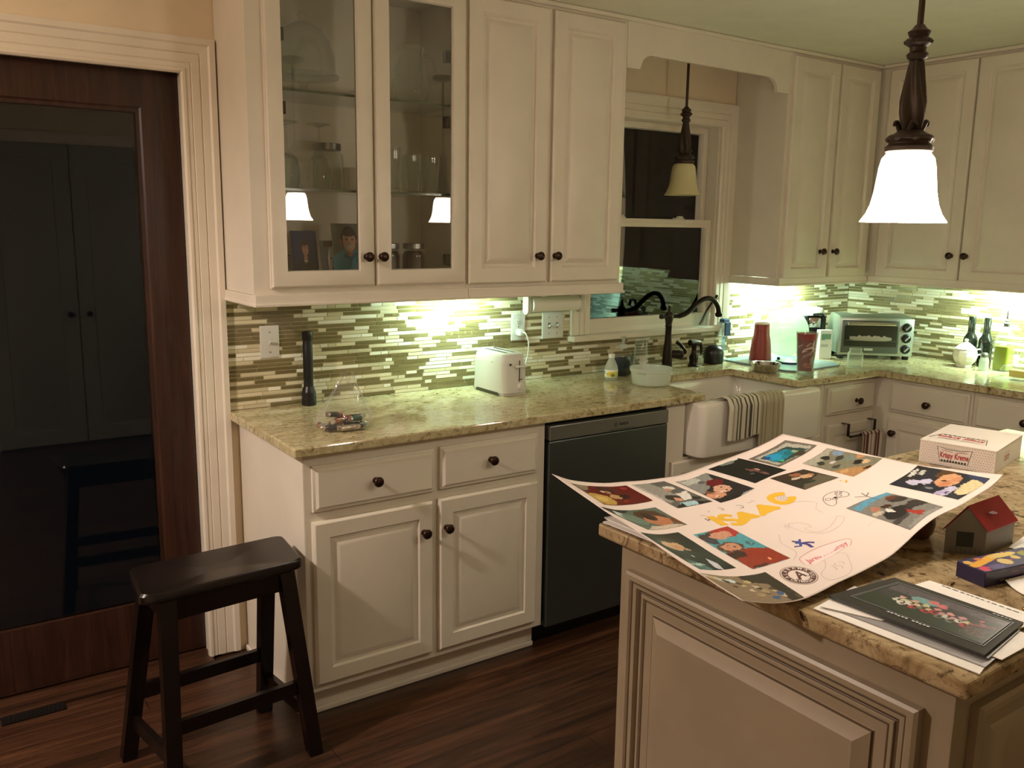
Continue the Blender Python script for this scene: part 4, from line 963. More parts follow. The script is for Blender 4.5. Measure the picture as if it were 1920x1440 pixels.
# can opener / coffee machine with white hood
ap = thing('can_opener', 'black and chrome electric can opener under the strip light', 'appliance', (3.045, -.135, CT), -.55)
g = G(); g.box(-.060, -.036, -.045, .045, 0, .215, .008); g.box(.036, .060, -.045, .045, 0, .215, .008); g.box(-.036, .036, .0, .045, 0, .21, .004); g.box(-.060, .060, -.05, .05, 0, .018, .005)
obj('housing', g, M_black, ap)
obj('hood', G().loft([rrect(-.052, .052, -.050, .046, .03, z, 5) for z in (.2155, .235)]+[rrect(-.046, .046, -.044, .04, .028, .25, 5), rrect(-.03, .03, -.028, .024, .02, .257, 5)]), M_white, ap, smooth=True)
obj('cutter', G().box(-.034, .034, -.040, -.002, .150, .205, .006).lathe([(.016, 0), (.016, .012), (.008, .016), (0, .016)], 20, M=T(0, -.040, .175) @ rotx(PI/2)), M_chrome, ap, smooth=True)
obj('lever', G().tube([(.05, -.048, .21), (.03, -.056, .225), (-.02, -.058, .222)], .006, 8), M_black, ap, smooth=True)
ar = Art((236, 238, 234)).p([(.1, .12), (.9, .12), (.9, .3), (.1, .34)], (110, 150, 130)).p([(.1, .5), (.7, .5), (.7, .58), (.1, .58)], (190, 195, 190))
bx = thing('tea_box', 'small white tea box leaning on the can opener', 'box', (2.985, -.262, CT), -.45)
obj('carton', G().box(-.034, .034, -.02, .02, 0, .150, .001), M_white, bx); printed('front_print', lambda u, v: ((u-.5)*.066, -.0206, .148-v*.145), ar, 30, 40, M_ink, bx)
g = G(); g.tube(smoothline([(3.081, -.022, 1.10), (3.10, -.05, 1.08), (3.17, -.075, 1.02), (3.185, -.09, .95), (3.14, -.07, .92), (3.115, -.06, .9185)], 8), .003, 8); g.box(3.071, 3.091, -.03, -.0165, 1.09, 1.11, .004)
tag(obj('power_cord', g, M_black, smooth=True), 'black cord looping from the outlet to the can opener', 'cord')
# toaster oven
to = thing('toaster_oven', 'grey toaster oven angled across the counter corner', 'oven', (3.190, -.4225, CT), -.716)
W_, H_, D_ = .188, .200, .245
M_oven = mat('oven_side_grey', rgb(122, 130, 118), .35, .2); M_ovenface = mat('oven_face_silver', rgb(176, 184, 176), .3, .6)
def osec(y, sx, zt): return [(-W_-sx, y, .030), (-W_-sx*2.2, y, .085), (-W_-sx, y, .165), (-W_+.01, y, zt), (W_-.01, y, zt), (W_+sx, y, .165), (W_+sx*2.2, y, .085), (W_+sx, y, .030)]
g = G(); g.loft([osec(.012, 0, .214), osec(.03, .004, .222), osec(.12, .010, .226), osec(.20, .008, .226), osec(.235, 0, .215)])
obj('casing', g, M_oven, to, smooth=True, angle=25)
obj('front_frame', G().box(-W_, W_, -.004, .012, .020, .216, .006), M_ovenface, to, smooth=True)
dr = obj('door', G().box(-W_+.014, .112, -.016, -.0045, .034, .204, .004), mat('oven_door_frame', rgb(70, 74, 66), .3), to, smooth=True)
obj('window', G().box(-W_+.026, .102, -.0175, -.0162, .070, .176), mat('oven_glass', rgb(46, 48, 38), .06), dr)
g = G()
def foil(u, v):
    x = -.135+.21*u; e = max(0, 1-(2*v-1)**2); n_ = .5*math.sin(u*31+v*7)+.5*math.sin(u*53-v*17)
    return (x, -.0180-.0015*e, .104+(.026*v-.006)+.005*n_*(v > .5)-.006*abs(2*u-1)**3*(1 if v > .5 else -1))
obj('foil_tray', G().grid(foil, 60, 8), mat('crumpled_foil', rgb(170, 168, 158), .35, .6), dr)
obj('rack', G().box(-.155, .098, -.0182, -.0176, .0985, .1000), M_steel, dr)
obj('handle', G().tube([(-.150, -.016, .188), (-.150, -.034, .188), (.084, -.034, .188), (.084, -.016, .188)], .0095, 12), M_chrome, dr, smooth=True)
obj('badge', G().box(-.058, -.014, -.0172, -.0160, .048, .060), mat('grey_badge', rgb(178, 180, 168), .4), dr)
for z in (.170, .114, .058):
    k = obj('dial', G().lathe([(.024, 0), (.024, .004), (.019, .006), (.017, .018), (0, .018)], 24, M=T(.151, -.004, z) @ rotx(PI/2)), M_black, to, smooth=True)
    obj('pointer', G().box(.147, .155, -.0262, -.0222, z-.015, z+.015, .001), M_ovenface, k).matrix_local = T(.151, 0, z) @ roty(.8) @ T(-.151, 0, -z)
for x, y in ((-.165, .03), (.165, .03), (-.165, .21), (.165, .21)): obj('foot', G().lathe([(.014, 0), (.017, .004), (.015, .0295), (0, .0295)], 14, (x, y, 0)), M_black, to, smooth=True)
pm = tag(obj('paper_slip', G().box(-.045, .055, -.03, .035, 0, .001), M_paper), 'white paper slip lying on top of the toaster oven', 'paper'); pm.location = (3.235, -.29, CT+.2275); pm.rotation_euler = (0, 0, -.6)
g = G(); g.tube(smoothline([(3.06, -.20, .9185), (3.11, -.235, .9185), (3.18, -.28, .9185), (3.25, -.33, .9185), (3.29, -.38, .9185)], 6), .003, 8)
tag(obj('power_cord', g, M_black, smooth=True), 'black cord lying under the toaster oven', 'cord')
mason((2.845, -.545, CT), .037, .098, None, 'short empty open mason jar at the counter edge', lid=False)
# right-wall counter
su = thing('sugar_bowl', 'white china lidded bowl beside the oil bottles', 'bowl', (3.375, -.800, CT))
obj('bowl', G().lathe([(0, 0), (.036, 0), (.038, .004), (.034, .010), (.050, .030), (.058, .055), (.055, .078), (.046, .090), (.0, .090)], 10), M_porc, su, smooth=True, angle=18)
ar = Art((238, 234, 222)).e(.62, .5, .05, .12, (70, 66, 78)).e(.68, .6, .04, .1, (120, 90, 90)).e(.58, .64, .03, .1, (90, 100, 80)).e(.75, .5, .03, .1, (140, 90, 80))
printed('lid', lambda u, v: ((.047*(1-v)**.75+.004)*math.cos(2*PI*u), (.047*(1-v)**.75+.004)*math.sin(2*PI*u), .091+.034*v), ar, 60, 16, M_ink, su)
obj('lid_knob', G().lathe([(.006, .122), (.011, .132), (.008, .140), (0, .141)], 14), M_porc, su, smooth=True)
obj('handle', G().tube(smoothline([(.045, -.03, .085), (.062, -.045, .088), (.066, -.046, .066), (.050, -.034, .058)], 5), .004, 8), M_porc, su, smooth=True)
M_wine = mat('dark_bottle_glass', rgb(24, 28, 22), .08)
wb = lathed('vinegar_bottle', 'tall dark glass bottle behind the sugar bowl', 'bottle', (3.470, -.770, CT), [(0, 0), (.030, 0), (.032, .004), (.033, .125), (.030, .140), (.019, .158), (.0165, .170), (.0165, .243), (.0155, .245), (0, .245)], M_wine)
o = wb.copy(); C.objects.link(o); o.location = (3.466, -.850, CT); o['label'] = 'tall dark glass bottle next to the green oil bottle'
st = thing('salt_shaker', 'small glass shaker with a steel cap in front of the dark bottles', 'shaker', (3.340, -.915, CT))
obj('glass', G().lathe([(0, .001), (.023, .001), (.024, .004), (.022, .05), (.017, .066), (.015, .066), (.020, .05), (.021, .006), (0, .006)], 8, cap=False), M_hazy, st)
obj('cap', G().lathe([(.018, .066), (.018, .080), (.012, .087), (0, .089)], 18), M_steel, st, smooth=True)
ob = thing('oil_bottle', 'square bottle of green olive oil with a steel pourer', 'bottle', (3.425, -.962, CT))
obj('bottle', G().loft([rrect(-.036+i, .036-i, -.036+i, .036-i, .012, z, 4) for i, z in ((.002, .001), (0, .004), (0, .150), (.003, .165), (.012, .185), (.020, .200), (.022, .215))]), M_glass, ob, smooth=True)
obj('oil', G().loft([rrect(-.034, .034, -.034, .034, .011, z, 4) for z in (.005, .118)]), mat('olive_oil', rgb(128, 138, 26), .2), ob, smooth=True)
obj('pourer', G().lathe([(.014, .214), (.014, .228), (.018, .232), (.011, .238), (.014, .244), (.006, .250), (.004, .285), (.002, .300), (0, .300)], 16), M_steel, ob, smooth=True)
bd = thing('butter_dish', 'clear glass butter dish with a yellow stick inside', 'butter dish', (3.205, -1.165, CT))
obj('dish', G().box(-.052, .052, -.105, .105, 0, .010, .004), M_glass, bd)
obj('cover', G().loft([rrect(-.045+i, .045-i, -.095+i, .095-i, .012, z, 4) for i, z in ((0, .0125), (.006, .050), (.014, .062), (.030, .066))], cap0=False).lathe([(.008, .066), (.016, .080), (.010, .092), (0, .093)], 16), M_glass, bd, smooth=True)
o = tag(obj('butter', G().box(-.020, .020, -.075, .055, 0, .032, .003), mat('butter_yellow', rgb(226, 204, 104), .4)), 'pale yellow stick of butter under the glass cover', 'butter'); o.location = (3.205, -1.165, CT+.0125)
lathed('glass_cruet', 'clear stoppered cruet behind the butter dish', 'cruet', (3.36, -1.07, CT), [(0, .001), (.036, .001), (.040, .01), (.036, .05), (.018, .08), (.012, .10), (.016, .118), (.008, .122), (.020, .14), (.014, .158), (0, .162)], M_glass)
# further along, mirrored in the window
jg = thing('water_jug', 'blue water jug on the right counter beyond the picture edge, mirrored in the window', 'jug', (3.33, -1.80, CT))
obj('body', G().loft([rrect(-.07, .07, -.11, .11, .03, z, 5) for z in (.001, .19)]+[rrect(-.06, .06, -.10, .10, .03, .21, 5)]), M_bluewater, jg, smooth=True)
obj('cap', G().lathe([(.022, .2105), (.022, .23), (0, .232)], 18), M_white, jg, smooth=True)
km = thing('water_heater_tap', 'small black hot-water unit on the right counter, mirrored in the window', 'appliance', (3.36, -1.47, CT))
obj('base', G().box(-.045, .045, -.04, .04, 0, .075, .012), M_black, km)
obj('spout', G().tube(smoothline([(-.015, -.02, .072), (-.015, -.03, .12), (-.015, -.05, .155), (-.015, -.09, .148), (-.015, -.10, .11)], 6), .012, 10), M_black, km, smooth=True)
obj('knob', G().lathe([(.012, .0905), (.02, .11), (.012, .13), (0, .132)], 16, (.015, .015, -.0155)), M_black, km, smooth=True)

# ------------------------------------------------------------------ island
NET = '235 -1539 1012 283 -1544 992 335 -1549 979 388 -1554 970 440 -1558 966 492 -1563 962 545 -1570 961 599 -1577 961 651 -1575 964 703 -1572 969 756 -1578 978 808 -1585 988 857 -1597 1001 906 -1606 1016 959 -1607 1030;231 -1592 1004 281 -1599 985 336 -1604 973 391 -1608 964 446 -1612 960 500 -1616 956 556 -1621 955 612 -1627 954 667 -1625 958 721 -1622 963 776 -1627 973 830 -1635 983 882 -1646 996 933 -1653 1009 988 -1653 1023;228 -1646 996 279 -1655 978 335 -1662 966 393 -1665 958 450 -1667 954 506 -1670 950 564 -1675 948 622 -1680 948 678 -1677 952 734 -1674 958 791 -1679 968 847 -1688 979 900 -1698 991 954 -1705 1004 1011 -1703 1017;224 -1699 989 276 -1711 971 333 -1718 960 392 -1721 953 449 -1723 948 507 -1726 945 566 -1730 944 625 -1734 944 682 -1732 948 738 -1729 955 796 -1733 966 852 -1744 977 906 -1754 989 961 -1760 1001 1019 -1758 1014;225 -1751 979 277 -1766 963 334 -1774 953 393 -1777 946 451 -1779 943 508 -1781 940 568 -1785 939 627 -1789 940 684 -1786 945 740 -1783 953 797 -1788 965 853 -1800 977 908 -1810 989 963 -1815 1001 1021 -1813 1013;230 -1804 969 280 -1821 955 337 -1830 946 396 -1833 940 453 -1834 937 510 -1836 935 569 -1839 935 628 -1843 937 684 -1841 943 740 -1838 953 797 -1843 965 851 -1856 978 905 -1866 991 960 -1871 1003 1018 -1868 1015;229 -1858 960 278 -1878 947 335 -1888 940 394 -1891 935 451 -1891 933 508 -1893 931 567 -1896 932 626 -1899 935 682 -1897 942 738 -1894 952 794 -1900 966 848 -1914 980 902 -1924 993 957 -1928 1005 1015 -1925 1017;224 -1911 953 274 -1933 942 330 -1945 935 389 -1947 932 447 -1947 930 504 -1948 929 563 -1951 930 622 -1953 934 679 -1951 943 734 -1949 954 790 -1955 969 843 -1970 984 898 -1980 998 953 -1983 1009 1011 -1980 1021;220 -1964 946 269 -1989 937 325 -2002 932 385 -2003 929 442 -2003 928 499 -2004 929 559 -2005 931 618 -2008 936 674 -2006 945 729 -2004 958 785 -2009 974 838 -2026 991 892 -2035 1005 948 -2038 1017 1006 -2034 1029;216 -2017 941 264 -2044 933 320 -2058 929 379 -2060 928 437 -2058 928 494 -2059 929 553 -2060 932 612 -2061 938 668 -2059 949 723 -2058 963 778 -2063 981 830 -2081 999 884 -2090 1013 939 -2092 1025 997 -2087 1037;212 -2071 935 259 -2101 929 313 -2116 927 371 -2116 927 427 -2114 929 483 -2113 931 541 -2114 935 599 -2114 942 653 -2112 955 707 -2110 971 760 -2115 989 810 -2134 1009 863 -2143 1024 917 -2144 1036 974 -2138 1048;209 -2125 930 253 -2156 926 306 -2172 925 363 -2172 927 418 -2168 930 473 -2167 933 530 -2166 938 586 -2166 946 639 -2163 960 690 -2161 978 743 -2166 998 790 -2186 1019 842 -2193 1035 895 -2194 1047 950 -2187 1060'
PHOTOS = [
    ([(0.0434,0.0537),(0.2632,0.0411),(0.2491,0.2039),(0.0465,0.2539)],(112,96,80),(44,34),[('p',[(0.05,0.37),(0.31,-0.06),(1.03,-0.05),(1.0,1.0),(-0.01,1.03)],(96,22,22)),('e',0.15,0.71,0.22,0.28,(196,160,80)),('e',0.17,0.68,0.1,0.14,(216,184,108)),('e',0.5,0.23,0.13,0.22,(60,30,30)),('e',0.46,0.36,0.05,0.1,(170,120,90)),('e',0.48,0.59,0.1,0.12,(190,150,100)),('e',0.65,0.59,0.1,0.1,(40,24,22)),('e',0.4,0.32,0.03,0.05,(230,210,180)),('e',0.87,0.16,0.05,0.08,(150,50,44)),('p',[(0.05,0.06),(0.31,-0.02),(0.22,0.22),(0.04,0.31)],(150,134,110)),('e',0.56,0.82,0.06,0.05,(140,40,36))]),
    ([(0.2832,0.0403),(0.4195,0.0361),(0.4191,0.2812),(0.2801,0.2923)],(96,96,90),(34,52),[('p',[(-0.0,0.0),(0.56,-0.01),(0.58,0.7),(0.04,0.8)],(150,148,140)),('p',[(0.09,0.0),(0.05,0.69),(-0.04,0.73),(-0.0,0.06)],(190,186,176)),('e',0.37,0.65,0.22,0.12,(50,50,46)),('e',0.73,0.28,0.13,0.085,(214,206,198)),('e',0.61,0.34,0.1,0.05,(190,140,116)),('p',[(0.6,0.52),(0.97,0.47),(0.76,0.75),(0.48,0.8)],(226,222,214)),('e',0.39,0.72,0.1,0.06,(206,150,124)),('e',0.46,0.91,0.24,0.08,(170,206,216)),('e',0.85,0.77,0.14,0.06,(40,40,40)),('p',[(0.74,0.86),(1.01,0.96),(0.54,1.03)],(30,30,32)),('p',[(0.07,0.92),(0.32,0.87),(0.26,1.02),(0.03,1.01)],(36,34,34))]),
    ([(0.4467,0.0576),(0.5941,0.0493),(0.6023,0.2745),(0.4319,0.3023)],(40,38,40),(36,54),[('p',[(-0.0,-0.0),(1.0,-0.0),(0.79,0.24),(-0.04,0.64),(-0.03,0.52)],(136,138,132)),('p',[(0.06,0.04),(0.59,-0.0),(0.55,0.18),(0.05,0.21)],(186,188,180)),('e',0.46,0.21,0.1,0.05,(90,90,90)),('e',0.68,0.36,0.24,0.12,(104,24,30)),('e',0.54,0.6,0.22,0.14,(214,166,142)),('e',0.2,0.73,0.22,0.12,(212,152,120)),('e',0.17,0.58,0.07,0.06,(120,80,50)),('e',0.58,0.55,0.03,0.02,(60,34,34)),('e',0.58,0.66,0.03,0.02,(60,34,34)),('e',0.44,0.68,0.06,0.015,(240,226,216)),('e',0.18,0.77,0.05,0.015,(240,222,210)),('e',0.2,0.66,0.025,0.018,(60,40,34)),('e',0.18,0.81,0.02,0.018,(60,40,34)),('p',[(0.57,0.96),(1.0,0.97),(0.93,1.02),(0.56,1.01)],(160,162,160)),('e',0.29,0.96,0.3,0.1,(28,26,30))]),
    ([(0.6267,0.0292),(0.7626,0.0293),(0.7673,0.2408),(0.6349,0.2454)],(22,24,24),(34,52),[('e',0.68,-0.01,0.3,0.05,(214,216,200)),('e',0.57,0.04,0.22,0.06,(120,126,118)),('e',0.54,0.57,0.06,0.04,(150,90,80)),('e',0.66,0.61,0.04,0.06,(190,140,130)),('e',0.6,0.74,0.07,0.04,(90,40,40)),('e',0.59,0.83,0.05,0.03,(140,120,110)),('p',[(0.57,0.44),(0.61,0.9),(0.56,0.91),(0.5,0.47)],(110,70,70)),('e',0.42,0.68,0.05,0.03,(70,70,74))]),
    ([(0.7727,0.0623),(0.9603,0.043),(0.9755,0.1671),(0.7731,0.198)],(112,106,96),(44,34),[('p',[(0.07,0.12),(0.9,0.12),(0.94,0.9),(0.06,0.9)],(176,172,160)),('p',[(0.12,0.21),(0.76,0.28),(0.83,0.88),(0.13,0.88)],(50,74,64)),('p',[(0.16,0.27),(0.66,0.33),(0.66,0.68),(0.38,0.75),(0.13,0.75)],(36,130,160)),('e',0.28,0.44,0.14,0.2,(40,150,190)),('e',0.57,0.61,0.12,0.14,(30,110,120)),('e',0.62,0.86,0.1,0.16,(66,58,44)),('e',0.19,0.37,0.06,0.1,(44,80,140)),('e',0.65,0.65,0.05,0.08,(140,170,140)),('e',0.23,0.76,0.05,0.1,(60,160,130))]),
    ([(0.8359,0.2341),(0.974,0.2127),(0.9935,0.4544),(0.835,0.4725)],(128,124,104),(36,52),[('p',[(-0.1,0.58),(0.3,0.69),(0.7,1.01),(0.0,1.0)],(180,136,90)),('p',[(0.95,0.14),(1.0,0.31),(0.77,0.35),(0.75,0.19)],(130,150,176)),('p',[(0.0,0.0),(1.0,0.0),(0.97,0.1),(0.04,0.23)],(170,166,150)),('e',0.52,0.17,0.1,0.07,(40,38,36)),('e',0.65,0.36,0.16,0.05,(60,60,56)),('e',0.75,0.51,0.16,0.08,(120,134,124)),('e',0.64,0.71,0.14,0.07,(34,32,32)),('e',0.75,0.81,0.12,0.06,(214,180,140)),('e',0.51,0.96,0.1,0.04,(44,38,34)),('e',0.22,0.24,0.09,0.06,(50,50,46)),('e',0.25,0.52,0.12,0.05,(70,70,62)),('e',0.4,0.37,0.08,0.03,(214,210,200)),('e',0.94,0.62,0.14,0.06,(196,140,96)),('e',0.12,0.75,0.14,0.04,(206,160,112))]),
    ([(0.6889,0.255),(0.8021,0.2787),(0.8082,0.4369),(0.6865,0.4285)],(58,48,40),(32,42),[('p',[(0.93,0.49),(1.0,1.0),(0.0,1.0),(0.12,0.83)],(98,90,74)),('e',0.57,0.18,0.14,0.12,(150,96,70)),('e',0.64,0.41,0.14,0.12,(198,160,124)),('e',0.41,0.38,0.16,0.06,(196,176,156)),('e',0.58,0.02,0.1,0.08,(50,30,24)),('e',0.37,0.48,0.12,0.05,(40,34,30)),('e',0.83,0.38,0.06,0.1,(170,130,90)),('p',[(0.09,0.57),(0.6,0.73),(0.55,0.81),(0.02,0.72)],(40,56,44))]),
    ([(0.8372,0.6241),(0.996,0.6086),(0.9673,0.9612),(0.8117,0.9572)],(36,40,52),(36,60),[('p',[(0.28,0.01),(0.97,0.01),(0.99,0.21),(0.29,0.12)],(40,38,40)),('p',[(0.51,0.02),(0.87,0.03),(0.84,0.08),(0.46,0.08)],(206,206,196)),('p',[(0.64,0.11),(0.87,0.11),(0.85,0.16),(0.61,0.17)],(196,196,188)),('e',0.29,0.23,0.12,0.12,(196,190,214)),('e',0.42,0.31,0.1,0.08,(206,200,226)),('e',0.07,0.31,0.22,0.05,(26,26,32)),('e',0.85,0.43,0.26,0.12,(90,62,40)),('e',0.61,0.53,0.3,0.14,(216,160,120)),('e',0.73,0.61,0.1,0.06,(206,140,104)),('e',0.45,0.54,0.16,0.06,(200,130,96)),('e',0.56,0.89,0.4,0.13,(224,206,160)),('e',0.22,0.7,0.22,0.08,(202,196,220)),('e',0.12,0.65,0.12,0.06,(180,170,206)),('e',0.15,0.73,0.06,0.02,(70,60,110)),('p',[(1.05,0.63),(1.0,1.0),(0.77,1.0),(0.93,0.66)],(50,62,96)),('e',0.18,0.46,0.05,0.05,(120,120,130)),('e',0.58,0.49,0.03,0.03,(60,36,30))]),
    ([(0.6558,0.6505),(0.7863,0.6708),(0.7629,0.9574),(0.6309,0.9692)],(128,126,120),(34,58),[('p',[(0.07,0.07),(0.93,-0.04),(1.02,0.07),(0.59,0.12),(0.04,0.19)],(96,156,182)),('e',0.84,0.29,0.16,0.1,(60,52,50)),('e',0.84,0.19,0.14,0.05,(100,62,50)),('e',0.41,0.58,0.34,0.14,(40,38,40)),('e',0.94,0.58,0.3,0.12,(56,50,50)),('e',0.28,0.3,0.1,0.06,(176,120,96)),('e',0.48,0.35,0.1,0.06,(70,46,36)),('p',[(0.57,0.6),(0.75,0.88),(0.57,0.9),(0.5,0.68)],(168,56,50)),('e',0.37,0.47,0.05,0.08,(214,212,206)),('e',0.17,0.4,0.12,0.05,(196,180,160)),('e',0.18,0.74,0.3,0.05,(70,66,66)),('p',[(0.12,0.92),(0.94,0.92),(0.98,1.01),(0.04,0.99)],(150,148,142))]),
    ([(0.007,0.3031),(0.215,0.2639),(0.212,0.4239),(0.056,0.4625)],(92,108,96),(46,34),[('p',[(0.0,-0.0),(0.52,-0.01),(0.11,0.29),(-0.07,0.28)],(36,38,36)),('e',0.15,0.36,0.1,0.25,(196,206,196)),('e',0.26,0.5,0.18,0.26,(108,132,116)),('e',0.66,0.4,0.26,0.34,(80,54,40)),('e',0.64,0.62,0.24,0.26,(186,122,88)),('e',0.6,0.4,0.1,0.2,(50,32,26)),('p',[(0.03,1.01),(0.28,0.84),(0.8,0.85),(1.0,1.0)],(206,190,172)),('e',0.94,0.75,0.08,0.2,(110,66,44)),('e',-0.07,0.76,0.12,0.1,(60,80,70))]),
    ([(0.0062,0.5086),(0.1428,0.4747),(0.131,0.7587),(0.0239,0.7768)],(26,32,32),(34,54),[('e',0.58,0.14,0.32,0.13,(42,36,30)),('e',0.36,0.33,0.24,0.13,(206,170,130)),('e',0.41,0.37,0.14,0.06,(190,140,104)),('e',0.42,0.17,0.2,0.06,(60,52,44)),('e',0.58,0.43,0.05,0.04,(196,150,120)),('p',[(0.67,0.68),(0.73,0.87),(0.64,1.01),(0.51,0.94)],(206,206,214)),('p',[(0.1,0.7),(0.29,0.82),(0.42,1.02),(0.0,1.0)],(70,110,106)),('e',0.16,0.85,0.22,0.03,(170,196,190)),('e',0.45,0.62,0.03,0.03,(190,200,196))]),
    ([(0.1737,0.5007),(0.3141,0.485),(0.3018,0.786),(0.1642,0.7845)],(80,160,172),(36,60),[('p',[(0.05,0.5),(0.58,0.56),(1.01,0.65),(1.0,1.0),(-0.0,1.0)],(150,50,32)),('e',0.7,0.11,0.42,0.13,(176,52,44)),('e',0.28,0.13,0.3,0.1,(60,36,34)),('e',0.52,0.15,0.3,0.09,(206,150,126)),('e',0.14,0.22,0.14,0.1,(60,60,70)),('e',0.32,0.45,0.3,0.13,(90,66,52)),('e',0.33,0.45,0.22,0.1,(198,144,116)),('e',0.29,0.4,0.03,0.012,(50,36,32)),('e',0.39,0.45,0.03,0.012,(50,36,32)),('e',0.2,0.54,0.06,0.012,(150,80,70)),('e',0.15,0.64,0.26,0.08,(56,34,30)),('e',0.82,0.47,0.09,0.05,(36,70,86)),('e',0.82,0.47,0.06,0.033,(120,180,186)),('e',0.8,0.46,0.02,0.025,(36,70,86)),('e',0.63,0.89,0.03,0.03,(240,170,110)),('e',0.26,0.97,0.2,0.03,(70,36,26))]),
    ([(0.0038,0.8141),(0.1802,0.8169),(0.1627,0.9946),(0.0047,0.9968)],(140,122,98),(46,36),[('p',[(0.53,0.0),(1.0,0.0),(1.0,1.0),(0.77,1.02),(0.78,0.37),(0.53,0.24)],(52,46,36)),('e',0.32,0.2,0.06,0.08,(206,226,226)),('p',[(0.0,0.03),(0.32,0.17),(0.19,0.27),(0.02,0.1)],(206,200,186)),('e',0.08,0.13,0.035,0.06,(196,176,130)),('e',0.26,0.42,0.045000000000000005,0.06,(90,76,54)),('e',0.45,0.72,0.05500000000000001,0.06,(170,150,116)),('e',0.23,0.24,0.035,0.06,(60,56,44)),('e',0.42,0.54,0.045000000000000005,0.06,(206,190,160)),('e',0.62,0.84,0.05500000000000001,0.06,(70,100,140)),('e',0.4,0.35,0.035,0.06,(196,176,130)),('e',0.59,0.65,0.045000000000000005,0.06,(90,76,54)),('e',1.29,0.23,0.05500000000000001,0.06,(170,150,116)),('e',0.57,0.47,0.035,0.06,(60,56,44)),('e',0.77,0.78,0.045000000000000005,0.06,(206,190,160)),('e',1.48,0.36,0.05500000000000001,0.06,(70,100,140)),('e',0.74,0.59,0.035,0.06,(196,176,130)),('e',0.95,0.9,0.045000000000000005,0.06,(90,76,54)),('e',1.68,0.48,0.05500000000000001,0.06,(170,150,116)),('e',0.92,0.71,0.035,0.06,(60,56,44)),('e',1.65,0.28,0.045000000000000005,0.06,(206,190,160)),('e',1.89,0.61,0.05500000000000001,0.06,(70,100,140)),('e',-0.22,0.68,0.035,0.06,(196,176,130)),('e',0.39,0.29,0.045000000000000005,0.06,(90,76,54)),('e',0.59,0.59,0.05500000000000001,0.06,(170,150,116)),('e',-0.07,0.8,0.035,0.06,(60,56,44)),('e',0.56,0.41,0.045000000000000005,0.06,(206,190,160)),('e',0.76,0.72,0.05500000000000001,0.06,(70,100,140)),('e',0.54,0.23,0.035,0.06,(196,176,130)),('e',0.73,0.53,0.045000000000000005,0.06,(90,76,54))]),
]
IT = .9142
isl = thing('kitchen_island', 'antique white kitchen island with a raised panel end', 'island', (1.2, -2.06, 0))
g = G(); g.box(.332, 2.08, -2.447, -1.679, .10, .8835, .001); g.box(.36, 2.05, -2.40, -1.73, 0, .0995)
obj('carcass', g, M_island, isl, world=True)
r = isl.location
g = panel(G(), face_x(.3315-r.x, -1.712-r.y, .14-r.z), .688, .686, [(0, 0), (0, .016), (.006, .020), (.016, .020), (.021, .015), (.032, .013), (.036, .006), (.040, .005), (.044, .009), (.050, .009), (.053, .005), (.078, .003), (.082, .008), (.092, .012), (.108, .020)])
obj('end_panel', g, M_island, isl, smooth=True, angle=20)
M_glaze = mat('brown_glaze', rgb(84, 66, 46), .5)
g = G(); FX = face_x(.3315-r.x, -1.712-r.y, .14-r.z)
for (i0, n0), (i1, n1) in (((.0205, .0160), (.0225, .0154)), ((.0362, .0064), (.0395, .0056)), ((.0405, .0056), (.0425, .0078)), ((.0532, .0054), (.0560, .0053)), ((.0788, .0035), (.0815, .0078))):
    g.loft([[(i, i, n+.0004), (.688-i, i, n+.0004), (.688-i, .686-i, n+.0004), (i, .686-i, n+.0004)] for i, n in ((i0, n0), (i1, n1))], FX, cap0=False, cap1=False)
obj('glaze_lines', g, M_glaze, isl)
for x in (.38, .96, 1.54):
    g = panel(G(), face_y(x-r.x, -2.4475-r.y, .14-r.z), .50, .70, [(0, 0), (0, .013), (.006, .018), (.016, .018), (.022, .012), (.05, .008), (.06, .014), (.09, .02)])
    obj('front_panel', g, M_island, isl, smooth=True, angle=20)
g = G(); g.prism([(.299, -1.632), (.299, -2.478), (2.12, -2.478), (2.12, -1.632)], .030, T(0, 0, .8840), bev=.005)
tag(obj('island_top', g, M_granite2), 'brown speckled granite top on the kitchen island', 'countertop')

# poster
ROWS = [[float(q)/1000 for q in row.split()] for row in NET.split(';')]
CP = [[Vector(row[i*3:i*3+3]) for i in range(15)] for row in ROWS]
def cr(p0, p1, p2, p3, t): return 0.5*((2*p1)+(p2-p0)*t+(2*p0-5*p1+4*p2-p3)*t*t+(3*p1-p0-3*p2+p3)*t**3)
def S0(u, v):
    u = min(max(u, 0), 1)*14; v = min(max(v, 0), 1)*11; i = min(int(u), 13); j = min(int(v), 10); a = u-i; b = v-j
    def row(k):
        R = CP[min(max(k, 0), 11)]
        e0 = R[i-1] if i > 0 else R[0]*2-R[1]; e3 = R[i+2] if i < 13 else R[14]*2-R[13]
        return cr(e0, R[i], R[i+1], e3, a)
    q1, q2 = row(j), row(j+1); q0 = row(j-1) if j > 0 else q1*2-q2; q3 = row(j+2) if j < 10 else q2*2-q1
    return cr(q0, q1, q2, q3, b)
def SP(u, v, off=0.0):
    p = S0(u, v)
    if off:
        h = .004; n = (S0(u+h, v)-S0(u-h, v)).cross(S0(u, v-h)-S0(u, v+h)).normalized(); p = p+n*off
    return p
po = thing('poster', 'large curled white poster of photos and doodles spread on the island', 'poster', (.60, -1.90, .9145))
LIFT = .0035
def SW(u, v, off=0.0): return SP(u, v, off)+Vector((0, 0, LIFT))
obj('sheet', G().grid(lambda u, v: SW(u, v), 84, 66, th=.0005), M_sheet, po, smooth=True, world=True, angle=180)
random.seed(3)
